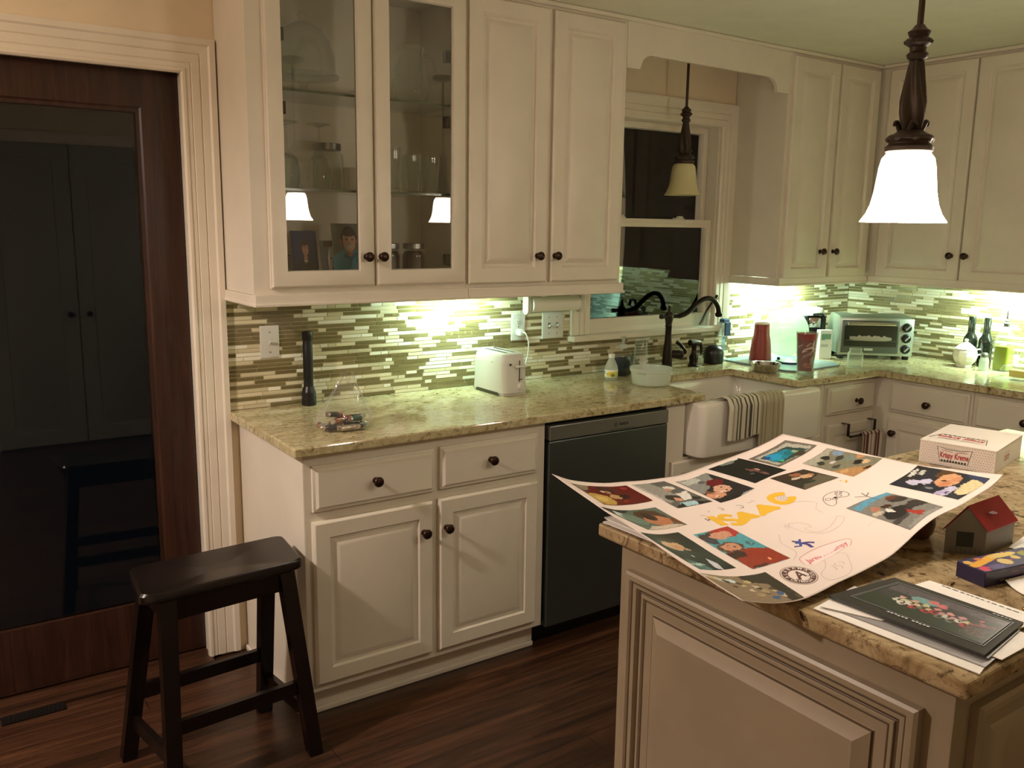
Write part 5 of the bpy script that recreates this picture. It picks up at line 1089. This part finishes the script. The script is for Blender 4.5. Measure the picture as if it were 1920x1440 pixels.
for (uv, bg, n_, sh) in PHOTOS:
    ar = Art(bg); ar.nz = .022
    for s_ in sh:
        if s_[0] == 'p': ar.p(s_[1], s_[2])
        else: ar.e(*s_[1:])
    # paint the fine grain of a picture: small flecks near the big shapes
    def pf(u, v, uv=uv):
        a = Vector(uv[0]).lerp(Vector(uv[1]), u); b = Vector(uv[3]).lerp(Vector(uv[2]), u); q = a.lerp(b, v)
        return SW(q.x, q.y, .0009)
    printed('photo', pf, ar, int(n_[0]*2.6), int(n_[1]*2.6), M_ink, po, world=True)
AU, AV = .76, .60
f1 = lambda u, v: SW(u, v, .0008)
def on(x, y): return f1(x/AU, y/AV)          # metres on the sheet, y downwards
M_yel = mat('yellow_marker', rgb(232, 182, 50), .6); M_pen = mat('black_pen', rgb(52, 44, 48), .6); M_pencil = mat('faint_pencil', rgb(186, 168, 166), .6)
M_redpen = mat('red_pen', rgb(206, 106, 110), .6); M_pinkwash = mat('pink_highlighter', rgb(246, 218, 214), .55); M_bluemk = mat('blue_marker', rgb(58, 74, 150), .6); M_purmk = mat('purple_marker', rgb(66, 52, 128), .6); M_skin = mat('brown_marker', rgb(104, 70, 50), .6); M_crim = mat('crimson_brown_print', rgb(88, 54, 50), .4)
def U(pts): return [(p[0]*AU, p[1]*AV) for p in pts]
g = G()
stroke(g, smoothline(U([(.3215, .3910), (.3185, .43), (.3135, .4750)]), 6), .021, on)
stroke(g, smoothline(U([(.3860, .418), (.3680, .402), (.3480, .412), (.3440, .432), (.3580, .443), (.3740, .455), (.3720, .478), (.3560, .486), (.3380, .474)]), 6), .0145, on)
polyfill(g, U([(0.4155, 0.4012), (0.4335, 0.4016), (0.4579, 0.4661), (0.4416, 0.4731), (0.4180, 0.4680), (0.4026, 0.4792), (0.3721, 0.4960), (0.3700, 0.4800), (0.3850, .4500)]), on)
polyfill(g, U([(0.5063, 0.380), (0.52, 0.3840), (0.5505, 0.4513), (0.5376, 0.4644), (.5200, .4540), (0.5053, 0.4584), (.4900, .4580), (0.4628, 0.4720), (0.4590, 0.4560), (.4800, .4250)]), on)
stroke(g, smoothline(U([(.632, .392), (.612, .372), (.585, .372), (.571, .394), (.572, .428), (.590, .447), (.615, .444), (.628, .428)]), 6), .0185, on)
obj('marker_name', g, M_yel, po, world=True)
g = G()
for p in ([(.792, .484), (.797, .489)], [(.7915, .461), (.795, .463)], [(.799, .476), (.803, .482)]): stroke(g, U(p), .006, on)
obj('yellow_doodle', g, M_yel, po, world=True)
g = G()
stroke(g, smoothline(U([(0.6711, 0.529), (0.690, 0.517), (0.7088, 0.5154), (0.7259, 0.52), (.737, .540), (0.7365, 0.5627), (.728, .580), (0.7147, 0.5844), (.700, .570), (0.6835, 0.5752), (.670, .592), (0.6544, 0.5988), (0.6474, 0.5846), (0.6561, 0.5521)]), 5, True), .0013, on, closed=True)
for (cx, cy, rr) in ((.675, .548, .010), (.722, .530, .004), (.730, .540, .004), (.722, .548, .004), (.713, .538, .004), (.708, .558, .009), (.686, .562, .006)):
    stroke(g, U([(cx+rr*math.cos(a)*.8, cy+rr*math.sin(a)) for a in [2*PI*k/12 for k in range(12)]]), .0013, on, closed=True)
polyfill(g, U([(.690, .552), (.698, .552), (.698, .566), (.690, .566)]), on)
obj('controller_drawing', g, M_pen, po, world=True)
g = G()
stroke(g, smoothline(U([(.474, .571), (.500, .580), (.513, .609), (.505, .64), (.489, .63), (.484, .66), (.494, .686), (.535, .690), (.585, .672), (.604, .662), (.606, .690), (.560, .712), (.500, .706), (.470, .66), (.465, .60)]), 6, True), .0009, on, closed=True)
stroke(g, smoothline(U([(.575, .45), (.620, .48), (.640, .53), (.610, .56), (.600, .60)]), 6), .0009, on)
stroke(g, smoothline(U([(.40, .62), (.36, .68), (.345, .76), (.30, .80)]), 6), .0009, on)
stroke(g, smoothline(U([(.60, .80), (.64, .80), (.70, .83), (.75, .86)]), 6), .0008, on)
for x, y in ((.463, .575), (.455, .588)): stroke(g, U([(x+.006*math.cos(a), y+.008*math.sin(a)) for a in [2*PI*k/10 for k in range(10)]]), .0009, on, closed=True)
obj('pencil_sketch', g, M_pencil, po, world=True)
g = G()
stroke(g, smoothline(U([(.356, .876), (.375, .846), (.412, .842), (.436, .868), (.420, .905), (.376, .968), (.330, .985), (.285, .972), (.290, .93), (.330, .905)]), 6, True), .0009, on, closed=True)
stroke(g, smoothline(U([(.355, .905), (.352, .925), (.346, .940)]), 4), .0016, on); stroke(g, smoothline(U([(.372, .900), (.362, .916), (.372, .93), (.364, .945)]), 4), .0012, on); stroke(g, smoothline(U([(.385, .902), (.392, .912), (.386, .925)]), 4), .0012, on)
obj('face_sketch', g, M_pencil, po, world=True)
g = G()
for p in ([(.352, .350), (.345, .36)], [(.395, .335), (.405, .345), (.400, .36), (.392, .355)], [(.455, .345), (.470, .352), (.462, .375), (.450, .37)], [(.50, .345), (.512, .352)], [(.520, .338), (.526, .352)], [(.300, .375), (.315, .380)]): stroke(g, smoothline(U(p), 4), .0012, on)
for x, y in ((.292, .405), (.299, .412), (.290, .418)): stroke(g, U([(x, y), (x+.006, y+.004)]), .004, on)
for k in range(2): stroke(g, U([(.603+(.006+.008*k)*math.cos(a), .409+(.009+.011*k)*math.sin(a)) for a in [2*PI*q/14 for q in range(14)]]), .0008, on, closed=True)
obj('pen_doodles', g, M_pen, po, world=True)
g = G()
polyfill(g, U([(.3965, .690), (.4090, .703), (.4020, .722), (.3850, .712)]), on, 0); stroke(g, U([(.400, .715), (.385, .735), (.372, .728)]), .006, on, mi=0); stroke(g, U([(.406, .706), (.418, .690)]), .005, on, mi=0)
stroke(g, U([(.402, .718), (.408, .740), (.402, .765)]), .0085, on, mi=1); stroke(g, U([(.404, .720), (.420, .728), (.430, .742)]), .008, on, mi=1)
stroke(g, U([(.390, .690), (.397, .694)]), .008, on, mi=2); stroke(g, U([(.372, .726), (.366, .732)]), .004, on, mi=2)
obj('runner_drawing', g, [M_bluemk, M_purmk, M_skin], po, world=True)
g = G(); polyfill(g, U([(.303, .846), (.322, .806), (.405, .784), (.485, .790), (.505, .812), (.480, .836), (.400, .852), (.322, .868)]), lambda x, y: SW(x/AU, y/AV, .0006))
obj('highlighter_patch', g, M_pinkwash, po, world=True)
g = G(); g.b.free(); g.b = text_bm('Jared Richampy', .021, lambda x, y: (lambda q: SW(q[0]/AU, q[1]/AV, .0012))((.305+x*.97, .496-y-x*.10)), shear=.3, font_bold=.0003); obj('red_handwriting', g, M_redpen, po, world=True)
g = G(); stroke(g, smoothline(U([(.300, .850), (.322, .802), (.405, .778), (.492, .786), (.510, .810), (.480, .842)]), 6), .0010, on); obj('red_outline', g, M_redpen, po, world=True)
# little twigs
g = G()
for p in ([(.7534, .6034), (.742, .6423), (.736, .716)], [(.742, .6423), (.7224, .6121)], [(.742, .640), (.766, .618)]): stroke(g, U(p), .0022, on)
obj('stick_drawing', g, mat('grey_pencil', rgb(110, 104, 100), .6), po, world=True)
# round team emblem
EC, ER = (.241*AU, .889*AV), .0345
def em(x, y): return SW((EC[0]+x)/AU, (EC[1]-y)/AV, .0008)
def em2(x, y): return SW((EC[0]+x)/AU, (EC[1]-y)/AV, .0012)
g = G(); N_ = 48
def circ(rr): return [(rr*math.cos(2*PI*k/N_), rr*math.sin(2*PI*k/N_)) for k in range(N_)]
stroke(g, circ(ER*.80), ER*.34, em, closed=True); stroke(g, circ(ER*1.06), ER*.035, em, closed=True)
sa = text_bm('A', .036, lambda x, y: em(x-.001, y), shear=.32, font_bold=.0006); g.add(sa)
stroke(g, smoothline([(-.018, -.008), (-.010, -.0135), (-.002, -.004), (.012, -.003)], 5), .0022, em); stroke(g, smoothline([(.012, -.0125), (.018, -.014), (.0195, -.009)], 4), .0020, em)
obj('team_emblem', g, M_crim, po, world=True)
g = G()
def arc_text(s, rr, a0, a1, flip, size):
    for k, ch in enumerate(s):
        if ch == ' ': continue
        a = a0+(a1-a0)*k/(len(s)-1); cx, cy = rr*math.cos(a), rr*math.sin(a); ro = a-PI/2 if not flip else a+PI/2
        g.add(text_bm(ch, size, lambda x, y: em2(cx+x*math.cos(ro)-y*math.sin(ro), cy+x*math.sin(ro)+y*math.cos(ro)), font_bold=.0002))
arc_text('ALABAMA', ER*.80, PI*.93, PI*.07, False, .0115); arc_text('CRIMSON TIDE', ER*.80, PI*1.08, PI*1.92, True, .0105)
obj('emblem_lettering', g, M_sheet, po, world=True)

# stacked papers under the poster's far corner
random.seed(5)
for k in range(5):
    o = obj('paper_sheet', G().box(-.14, .14, -.105, .105, 0, .0022), [M_paper, mat('grey_folder', rgb(196, 190, 188), .5)][k % 2]); o.location = (.452+random.uniform(-.008, .008), -1.745+random.uniform(-.006, .006), IT+.0024*k); o.rotation_euler = (0, 0, random.uniform(-.05, .05))
    tag(o, ['white sheet at the bottom of the pile under the poster corner', 'grey folder second from the bottom of the pile under the poster', 'white sheet in the middle of the pile under the poster corner', 'grey folder near the top of the pile under the poster', 'white sheet on top of the pile under the poster corner'][k], 'paper', 'papers under the poster')
# doughnut box
dn = thing('doughnut_box', 'white dotted doughnut box with red bow-tie logo behind the poster', 'box', (1.442, -1.716, IT), -.0)
ax = Vector((.045, -.195, 0)).normalized(); bxv = Vector((.195, .045, 0)).normalized(); LW, LD, LH = .200, .285, .064
MB = Matrix(((ax.x, bxv.x, 0, 0), (ax.y, bxv.y, 0, 0), (0, 0, 1, 0), (0, 0, 0, 1)))
M_carton = mat('white_carton', rgb(238, 226, 216), .4)
obj('carton', G().box(0, LW, 0, LD, 0, LH, .001), M_carton, dn).matrix_local = MB
g = G(); g.prism([(-.001, -.001), (LW+.001, -.001), (LW+.001, LD+.001), (-.001, LD+.001)], .0022, T(0, 0, LH)); obj('lid', g, M_carton, dn).matrix_local = MB
M_dots = mat('grey_red_dots', rgb(176, 130, 122), .5); M_kred = mat('logo_red', rgb(186, 52, 56), .45); M_kgrn = mat('logo_dark', rgb(60, 66, 54), .45)
def side(u, v): return MB @ Vector((u, -.0008, v))
g = G()
for j in range(9):
    for i in range(28):
        cx, cy = .006+i*.0070+(.0035 if j % 2 else 0), .005+j*.0070
        if .048 < cx < .142 and .012 < cy < .054: continue
        if cx < LW-.004: polyfill(g, [(cx+.0012*math.cos(a), cy+.0012*math.sin(a)) for a in (0, 1.05, 2.09, 3.14, 4.19, 5.24)], side)
obj('dots', g, M_dots, dn)
def bowtie(f, s, txt):
    g = G(); pts = [(-.046*s, .022*s), (-.020*s, .0165*s), (.020*s, .0165*s), (.046*s, .022*s), (.037*s, -.021*s), (0, -.019*s), (-.037*s, -.021*s)]
    stroke(g, pts, .0016*s, f, closed=True, mi=1)
    for k in range(9):
        x = -.034*s+k*.0077*s; stroke(g, [(x, -.0170*s), (x+.0052*s, -.0170*s)], .0048*s, f, mi=1)
    stroke(g, [(-.034*s, .0125*s), (-.004*s, .0105*s)], .0012*s, f, mi=0); stroke(g, [(.004*s, .0105*s), (.034*s, .0125*s)], .0012*s, f, mi=0)
    g.add(text_bm('Krispy Kreme', .0225*s, lambda x, y: f(x*.60, y-.0015*s), shear=.08, font_bold=.0006*s), mi=2)
    return g
obj('logo', bowtie(lambda x, y: side(.094+x, .033+y), 1.0, 0), [M_kred, M_kgrn, M_kred], dn)
def topf(x, y): return MB @ Vector((.085-x, .085-y, LH+.0030))
obj('lid_logo', bowtie(topf, 1.65, 0), [M_kred, M_kgrn, M_kred], dn)
def endf(x, y): return MB @ Vector((LW+.0008, .12+x, .034+y))
obj('end_logo', bowtie(endf, .62, 0), [M_dots, M_dots, M_kred], dn)
# house-shaped treat box
hb = thing('treat_box', 'house-shaped grey treat box with a red roof beside the poster', 'box', (.844, -2.218, IT))
e1 = Vector((.124, .004, 0)); e2 = Vector((-.055, .056, 0)); wl = .0545; rg = .1035
def hp(a, b, z): return e1*a+e2*b+Vector((0, 0, z))
g = G(); t = g.b
V_ = [t.verts.new(hp(a, b, z)) for a, b, z in ((0, 0, 0), (1, 0, 0), (1, 1, 0), (0, 1, 0), (0, 0, wl), (1, 0, wl), (1, 1, wl), (0, 1, wl), (0, .5, rg-.003), (1, .5, rg-.003))]
for f in ((3, 2, 1, 0), (0, 1, 5, 4), (2, 3, 7, 6), (1, 2, 6, 9, 5), (3, 0, 4, 8, 7), (4, 5, 9, 8), (6, 7, 8, 9)): t.faces.new([V_[i] for i in f])
obj('carton', g, mat('grey_carton', rgb(118, 113, 104), .45), hb)
g = G(); t = g.b
for b0 in (-.06, 1.06):
    q = [hp(-.03, b0, wl-.004), hp(1.03, b0, wl-.004), hp(1.03, .5, rg), hp(-.03, .5, rg)]; A_ = [t.verts.new(p) for p in q]; B_ = [t.verts.new(p+Vector((0, 0, .0018))) for p in q]
    t.faces.new(A_[::-1]); t.faces.new(B_)
    for i in range(4): t.faces.new((A_[i], A_[(i+1) % 4], B_[(i+1) % 4], B_[i]))
obj('roof', g, mat('red_roof_card', rgb(156, 34, 44), .4), hb)
def gab(x, y):
    n = Vector((-e2.y, e2.x, 0)).normalized(); return e2*x+Vector((0, 0, y))+n*-.0006*(1 if n.dot(e1) > 0 else -1)
g = G(); polyfill(g, [(.30, .016), (.72, .016), (.72, .048), (.30, .048)], lambda x, y: gab(x, y)); obj('window_print', g, mat('dark_window_print', rgb(40, 44, 36), .4), hb)
g = G()
for k in range(7): stroke(g, [(.1+k*.12, .001), (.12+k*.12, .012+.004*(k % 3))], .010, lambda x, y: gab(x, y))
for k in range(8): stroke(g, [(.1+k*.11, .001), (.13+k*.11, .010+.006*(k % 3))], .006, lambda x, y: e1*x+Vector((0, -.0006, y)))
obj('grass_print', g, mat('grass_print', rgb(84, 88, 66), .5), hb)
g = G(); g.lathe([(.0, 0), (.012, 0), (.012, .0012), (0, .0012)], 20, M=T(*(hp(.40, .22, wl+.0275)+Vector((0, 0, 0)))) @ rotx(-.0) ); obj('roof_sticker', g, mat('dark_red_sticker', rgb(110, 60, 60), .4), hb)
# round brown mug hidden under the poster edge
mg = thing('brown_mug', 'round brown mug in the shadow under the poster edge', 'mug', (.842, -2.070, IT))
M_mug = mat('brown_glaze', rgb(112, 76, 54), .3)
obj('body', G().lathe([(0, 0), (.026, 0), (.034, .012), (.037, .032), (.034, .052), (.031, .052), (.033, .032), (.030, .012), (0, .006)], 28, cap=False), M_mug, mg, smooth=True)
# candy box
cx = thing('candy_box', 'dark purple candy box with a yellow stripe and bright patches', 'box', (.677, -2.305, IT), -.17)
Lc, Wc, Hc = .190, .062, .030
M_candy = mat('candy_purple', rgb(46, 38, 78), .3)
obj('carton', G().box(0, Lc, 0, Wc, 0, Hc, .001), M_candy, cx)
rnd = random.Random(9)
ar = Art((50, 44, 92)).p([(0, .42), (.42, .05), (.55, .05), (.55, .26), (.06, .64), (0, .60)], (230, 170, 56)).p([(.02, .70), (.10, .62), (.16, .74), (.08, .98), (.02, .9)], (214, 60, 96)).e(.58, .20, .20, .16, (222, 196, 110)).e(.45, .62, .08, .22, (216, 190, 120)).e(.66, .50, .05, .14, (220, 190, 110)).e(.06, .25, .05, .14, (216, 176, 90)).e(.24, .16, .05, .10, (206, 120, 70)).e(.25, .80, .10, .16, (88, 84, 130)).e(.85, .4, .08, .2, (150, 150, 60)).e(.8, .75, .06, .16, (190, 120, 60))
ar.blobs(16, .1, 1, 0, 1, .035, [(220, 180, 70), (196, 80, 80), (226, 220, 200), (70, 60, 120)], rnd)
printed('top_print', lambda u, v: (u*Lc, Wc*(1-v), Hc+.0006), ar, 90, 36, M_ink, cx)
ar = Art((40, 34, 68)).blobs(14, 0, 1, .1, .9, .07, [(120, 44, 64), (60, 70, 90), (150, 130, 70), (50, 44, 90)], rnd)
printed('side_print', lambda u, v: (u*Lc, -.0006, Hc*(1-v)), ar, 60, 12, M_ink, cx)
# plastic-cased team picture on loose sheets
def quad_sheet(name, pts, z, m, lab, cat, th=.0012, group=None, bow=0):
    c = sum((Vector((p[0], p[1], 0)) for p in pts), Vector())/4
    def f(u, v):
        a = Vector(pts[0]).lerp(Vector(pts[1]), u); b = Vector(pts[3]).lerp(Vector(pts[2]), u); q = a.lerp(b, v); return (q.x-c.x, q.y-c.y, th+bow*(2*v-1)**2)
    o = obj(name, G().grid(f, 12, 16, th=th), m, smooth=True, angle=50); o.location = (c.x, c.y, z); return tag(o, lab, cat, group)
M_grey = mat('grey_print_paper', rgb(150, 146, 146), .35); M_greydark = mat('dark_print_paper', rgb(84, 82, 84), .3)
quad_sheet('paper_sheet', [(.322, -2.190), (.47, -2.17), (.48, -2.44), (.337, -2.475)], IT+.0004, M_paper, 'white sheet lowest on the granite at the near island edge', 'paper', group='papers by the team picture')
quad_sheet('paper_sheet', [(.345, -2.215), (.50, -2.19), (.50, -2.452), (.362, -2.470)], IT+.0022, M_grey, 'grey printed sheet between the white sheet and the team picture', 'paper', group='papers by the team picture')
quad_sheet('paper_sheet', [(.332, -2.196), (.40, -2.180), (.430, -2.30), (.372, -2.290)], IT+.0040, M_paper, 'small white slip poking out left of the team picture', 'paper', group='papers by the team picture')
quad_sheet('paper_sheet', [(.372, -2.192), (.53, -2.185), (.53, -2.440), (.386, -2.462)], IT+.0058, M_greydark, 'dark sheet directly under the team picture', 'paper', group='papers by the team picture')
quad_sheet('paper_sheet', [(.40, -2.44), (.53, -2.43), (.53, -2.472), (.404, -2.474)], IT+.0040, M_paper, 'white sheet sticking out past the right end of the team picture', 'paper', group='papers by the team picture')
quad_sheet('letter', [(.50, -2.225), (.612, -2.235), (.622, -2.44), (.51, -2.43)], IT+.0022, M_paper, 'white typed letter half under the team picture', 'paper')
g = G(); random.seed(8); yy = -2.262
while yy > -2.40:
    ln = random.uniform(.004, .011); stroke(g, [(.607, yy), (.607+random.uniform(-.0008, .0008), yy-ln)], .0028, lambda x, y: (x, y, IT+.0052)); yy -= ln+random.uniform(.002, .006)
tx = obj('typed_line', g, M_pen, bpy.data.objects['letter']); tx.location = -bpy.data.objects['letter'].location
tp = thing('team_picture', 'dark plastic-cased team picture lying on the papers', 'picture', (.4655, -2.318, IT+.0082), 0)
tpq = [(-.094, .134), (.0835, .117), (.0905, -.115), (-.082, -.139)]   # left-far, right-far, right-near, left-near
def tf(u, v, z=0):    # u along the picture's width (towards the camera right), v down
    a = Vector(tpq[1]).lerp(Vector(tpq[2]), u); b = Vector(tpq[0]).lerp(Vector(tpq[3]), u); q = a.lerp(b, v); return Vector((q.x, q.y, z))
obj('case', G().loft([[tf(0, 0, z), tf(1, 0, z), tf(1, 1, z), tf(0, 1, z)] for z in (0, .0045)]), mat('dark_clear_case', rgb(60, 62, 60), .12), tp)
rnd = random.Random(21)
ar = Art((66, 70, 68), (50, 54, 50)); ar.nz = .012; ar.p([(0, 0), (1, 0), (1, .2), (0, .3)], (92, 86, 90)).p([(0, .62), (1, .62), (1, 1), (0, 1)], (44, 56, 42))
ar.blobs(40, .02, .98, .05, .5, .03, [(110, 100, 108), (84, 88, 92), (130, 120, 120), (60, 60, 66)], rnd)
ar.e(.36, .30, .13, .10, (120, 160, 160)).e(.42, .24, .05, .07, (206, 120, 120)).e(.50, .28, .04, .07, (206, 110, 120))
for k in range(12): ar.e(.20+k*.052+rnd.uniform(-.01, .01), .42+.10*(k % 2)+rnd.uniform(-.02, .02), .030, .05, (rnd.choice([206, 196, 214]), rnd.choice([170, 150, 196]), 150)); ar.e(.20+k*.052, .56+.08*(k % 2), .034, .07, rnd.choice([(206, 204, 190), (176, 60, 66), (110, 116, 104), (220, 214, 204)])); ar.e(.21+k*.052, .54+.08*(k % 2), .012, .05, (40, 40, 40))
ar.e(.84, .30, .020, .035, (206, 90, 110)).p([(.78, .50), (.96, .36), (.97, .39), (.80, .55)], (150, 80, 80))
for k in range(7): ar.p([(.80, .58+k*.045), (.96, .56+k*.045), (.96, .575+k*.045), (.80, .595+k*.045)], (120, 92, 88))
printed('team_print', lambda u, v: tf(.115+.825*u, .13+.68*v, .0052), ar, 110, 60, M_ink, tp)
M_sil = mat('silver_print_line', rgb(150, 156, 156), .35)
g = G()
for k, (a0, a1, b0, b1) in enumerate(((.10, .94, .115, .825), (.085, .955, .10, .84))):
    stroke(g, [(a0, b0), (a1, b0), (a1, b1), (a0, b1)], .006 if k else .004, lambda x, y: tf(x, y, .0055), closed=True)
obj('border_line', g, M_sil, tp)
g = G()
for k in range(12):
    if k != 6: stroke(g, [(.36+k*.0235, .870+.006*(k % 2)), (.376+k*.0235, .878-.006*(k % 3))], .020, lambda x, y: tf(x, y, .0056))
obj('title_print', g, mat('white_print', rgb(220, 220, 216), .4), tp)
g = G()
for k in range(5): stroke(g, [(.80+k*.028, .055), (.818+k*.028, .060)], .022, lambda x, y: tf(x, y, .0056))
obj('corner_print', g, M_sil, tp)
# other bits at the right edge
quad_sheet('envelope', [(.726, -2.318), (.85, -2.335), (.83, -2.44), (.688, -2.385)], IT+.0006, M_paper, 'white envelope with a raised flap in front of the candy box', 'envelope', bow=.006)
quad_sheet('paper_sheet', [(.93, -2.225), (1.08, -2.20), (1.10, -2.34), (.95, -2.36)], IT+.0006, M_paper, 'white sheet right of the house-shaped box', 'paper')
o = obj('metal_grommet', G().lathe([(.0042, 0), (.0062, .001), (.0062, .003), (.0042, .004), (.0030, .003), (.0030, .001), (.0042, 0)], 18, cap=False), mat('brass', rgb(180, 140, 80), .25, 1), smooth=True); o.location = (.640, -2.398, IT+.0003); tag(o, 'tiny brass ring lying on the granite at the picture edge', 'ring')
hbg = thing('handbag', 'black handbag lying behind the house-shaped box', 'bag', (1.50, -2.10, IT))
def bagl(z, k): return [(.15*k*math.cos(a)*(1+.06*math.sin(3*a)), .085*k*math.sin(a), z+.006*math.sin(2*a)) for a in [2*PI*i/32 for i in range(32)]]
obj('body', G().loft([bagl(.001+.006, .86), bagl(.02, 1), bagl(.045, .98), bagl(.062, .80), bagl(.066, .4)]), mat('black_leather', rgb(18, 18, 20), .4), hbg, smooth=True)
obj('strap', G().tube(smoothline([(-.12, -.05, .045), (-.16, -.09, .02), (-.10, -.12, .012), (0, -.11, .012), (.08, -.07, .05)], 6), .006, 8), mat('strap_black', rgb(14, 14, 16), .4), hbg, smooth=True)
pk = thing('plastic_clamshell', 'crumpled clear plastic pack beside the black handbag', 'packaging', (1.205, -2.20, IT), .5)
obj('shell', G().loft([rrect(-.07+i, .07-i, -.045+i, .045-i, .012, z, 4) for i, z in ((0, .001), (-.006, .004), (.004, .020), (.014, .038))]), M_film, pk, smooth=True)
obj('insert_card', G().box(-.05, .05, -.03, .03, .004, .012), mat('card_grey', rgb(170, 168, 160), .4), pk)

# ------------------------------------------------------------------ stool by the glass door
so = thing('saddle_stool', 'dark espresso wooden saddle stool by the cabinet end', 'stool', (-.285, -.62, 0))
r = so.location
ST = [Vector((-.056, -.742, 0)), Vector((-.036, -.505, 0)), Vector((-.495, -.535, 0)), Vector((-.513, -.772, 0))]   # FR BR BL FL
def sq(u, v):  # u 0 left ..1 right, v 0 front ..1 back
    a = ST[3].lerp(ST[0], u); b = ST[2].lerp(ST[1], u); return a.lerp(b, v)
g = G()
def seat(z, k, dip):
    pts = rrect(0, 1, 0, 1, .10, 0, 5); out = []
    for x, y, _ in pts:
        x2, y2 = .5+(x-.5)*k, .5+(y-.5)*k; p = sq(x2, y2); out.append((p.x-r.x, p.y-r.y, z-dip*(1-(2*x2-1)**2)))
    return out
g.loft([seat(.578, .97, 0), seat(.582, 1.0, 0), seat(.603, 1.0, .004), seat(.610, .97, .006), seat(.611, .6, .010), seat(.611, .2, .014)])
obj('seat', g, M_stool, so, smooth=True)
TOPS = [(-.095, -.705), (-.085, -.545), (-.455, -.575), (-.465, -.735)]; FEET = [(-.048, -.752), (-.112, -.415), (-.520, -.462), (-.455, -.775)]
# legs splay outwards; order FR BR BL FL
for (tx_, ty), (fx, fy) in zip([(-.100, -.700), (-.100, -.545), (-.452, -.572), (-.440, -.735)], [(-.050, -.765), (-.095, -.450), (-.520, -.490), (-.462, -.795)]):
    g = G(); hw = .0205
    def sec(x, y, z, k): return [(x-r.x+hw*k*a, y-r.y+hw*k*b, z) for a, b in ((-1, -1), (1, -1), (1, 1), (-1, 1))]
    g.loft([sec(fx, fy, 0, .92), sec(fx, fy, .004, 1), sec(tx_, ty, .577, 1.06)]); obj('leg', g, M_stool, so)
def bar(a, b, z, name, w_=.009, h=.020):
    g = G(); A_ = Vector((a[0]-r.x, a[1]-r.y, z)); B_ = Vector((b[0]-r.x, b[1]-r.y, z)); d = (B_-A_).normalized(); s_ = Vector((-d.y, d.x, 0))*w_
    g.loft([[p-s_-Vector((0, 0, h)), p+s_-Vector((0, 0, h)), p+s_+Vector((0, 0, h)), p-s_+Vector((0, 0, h))] for p in (A_, B_)]); obj(name, g, M_stool, so)
def leg_at(i, z):
    t_ = [(-.100, -.700), (-.100, -.545), (-.452, -.572), (-.440, -.735)][i]; f_ = [(-.050, -.765), (-.095, -.450), (-.520, -.490), (-.462, -.795)][i]; k = z/.577
    return (f_[0]+(t_[0]-f_[0])*k, f_[1]+(t_[1]-f_[1])*k)
bar(leg_at(3, .545), leg_at(0, .545), .545, 'apron', .010, .032); bar(leg_at(2, .545), leg_at(1, .545), .545, 'apron', .010, .032)
bar(leg_at(0, .545), leg_at(1, .545), .545, 'apron', .010, .032); bar(leg_at(3, .545), leg_at(2, .545), .545, 'apron', .010, .032)
bar(leg_at(3, .13), leg_at(2, .13), .13, 'stretcher'); bar(leg_at(0, .13), leg_at(1, .13), .13, 'stretcher'); 
m1 = [(a+b)/2 for a, b in zip(leg_at(3, .20), leg_at(3, .20))]
bar(leg_at(3, .215), leg_at(0, .215), .215, 'stretcher'); bar(leg_at(2, .215), leg_at(1, .215), .215, 'stretcher')
for x in leg_at(0, 0), leg_at(1, 0): pass
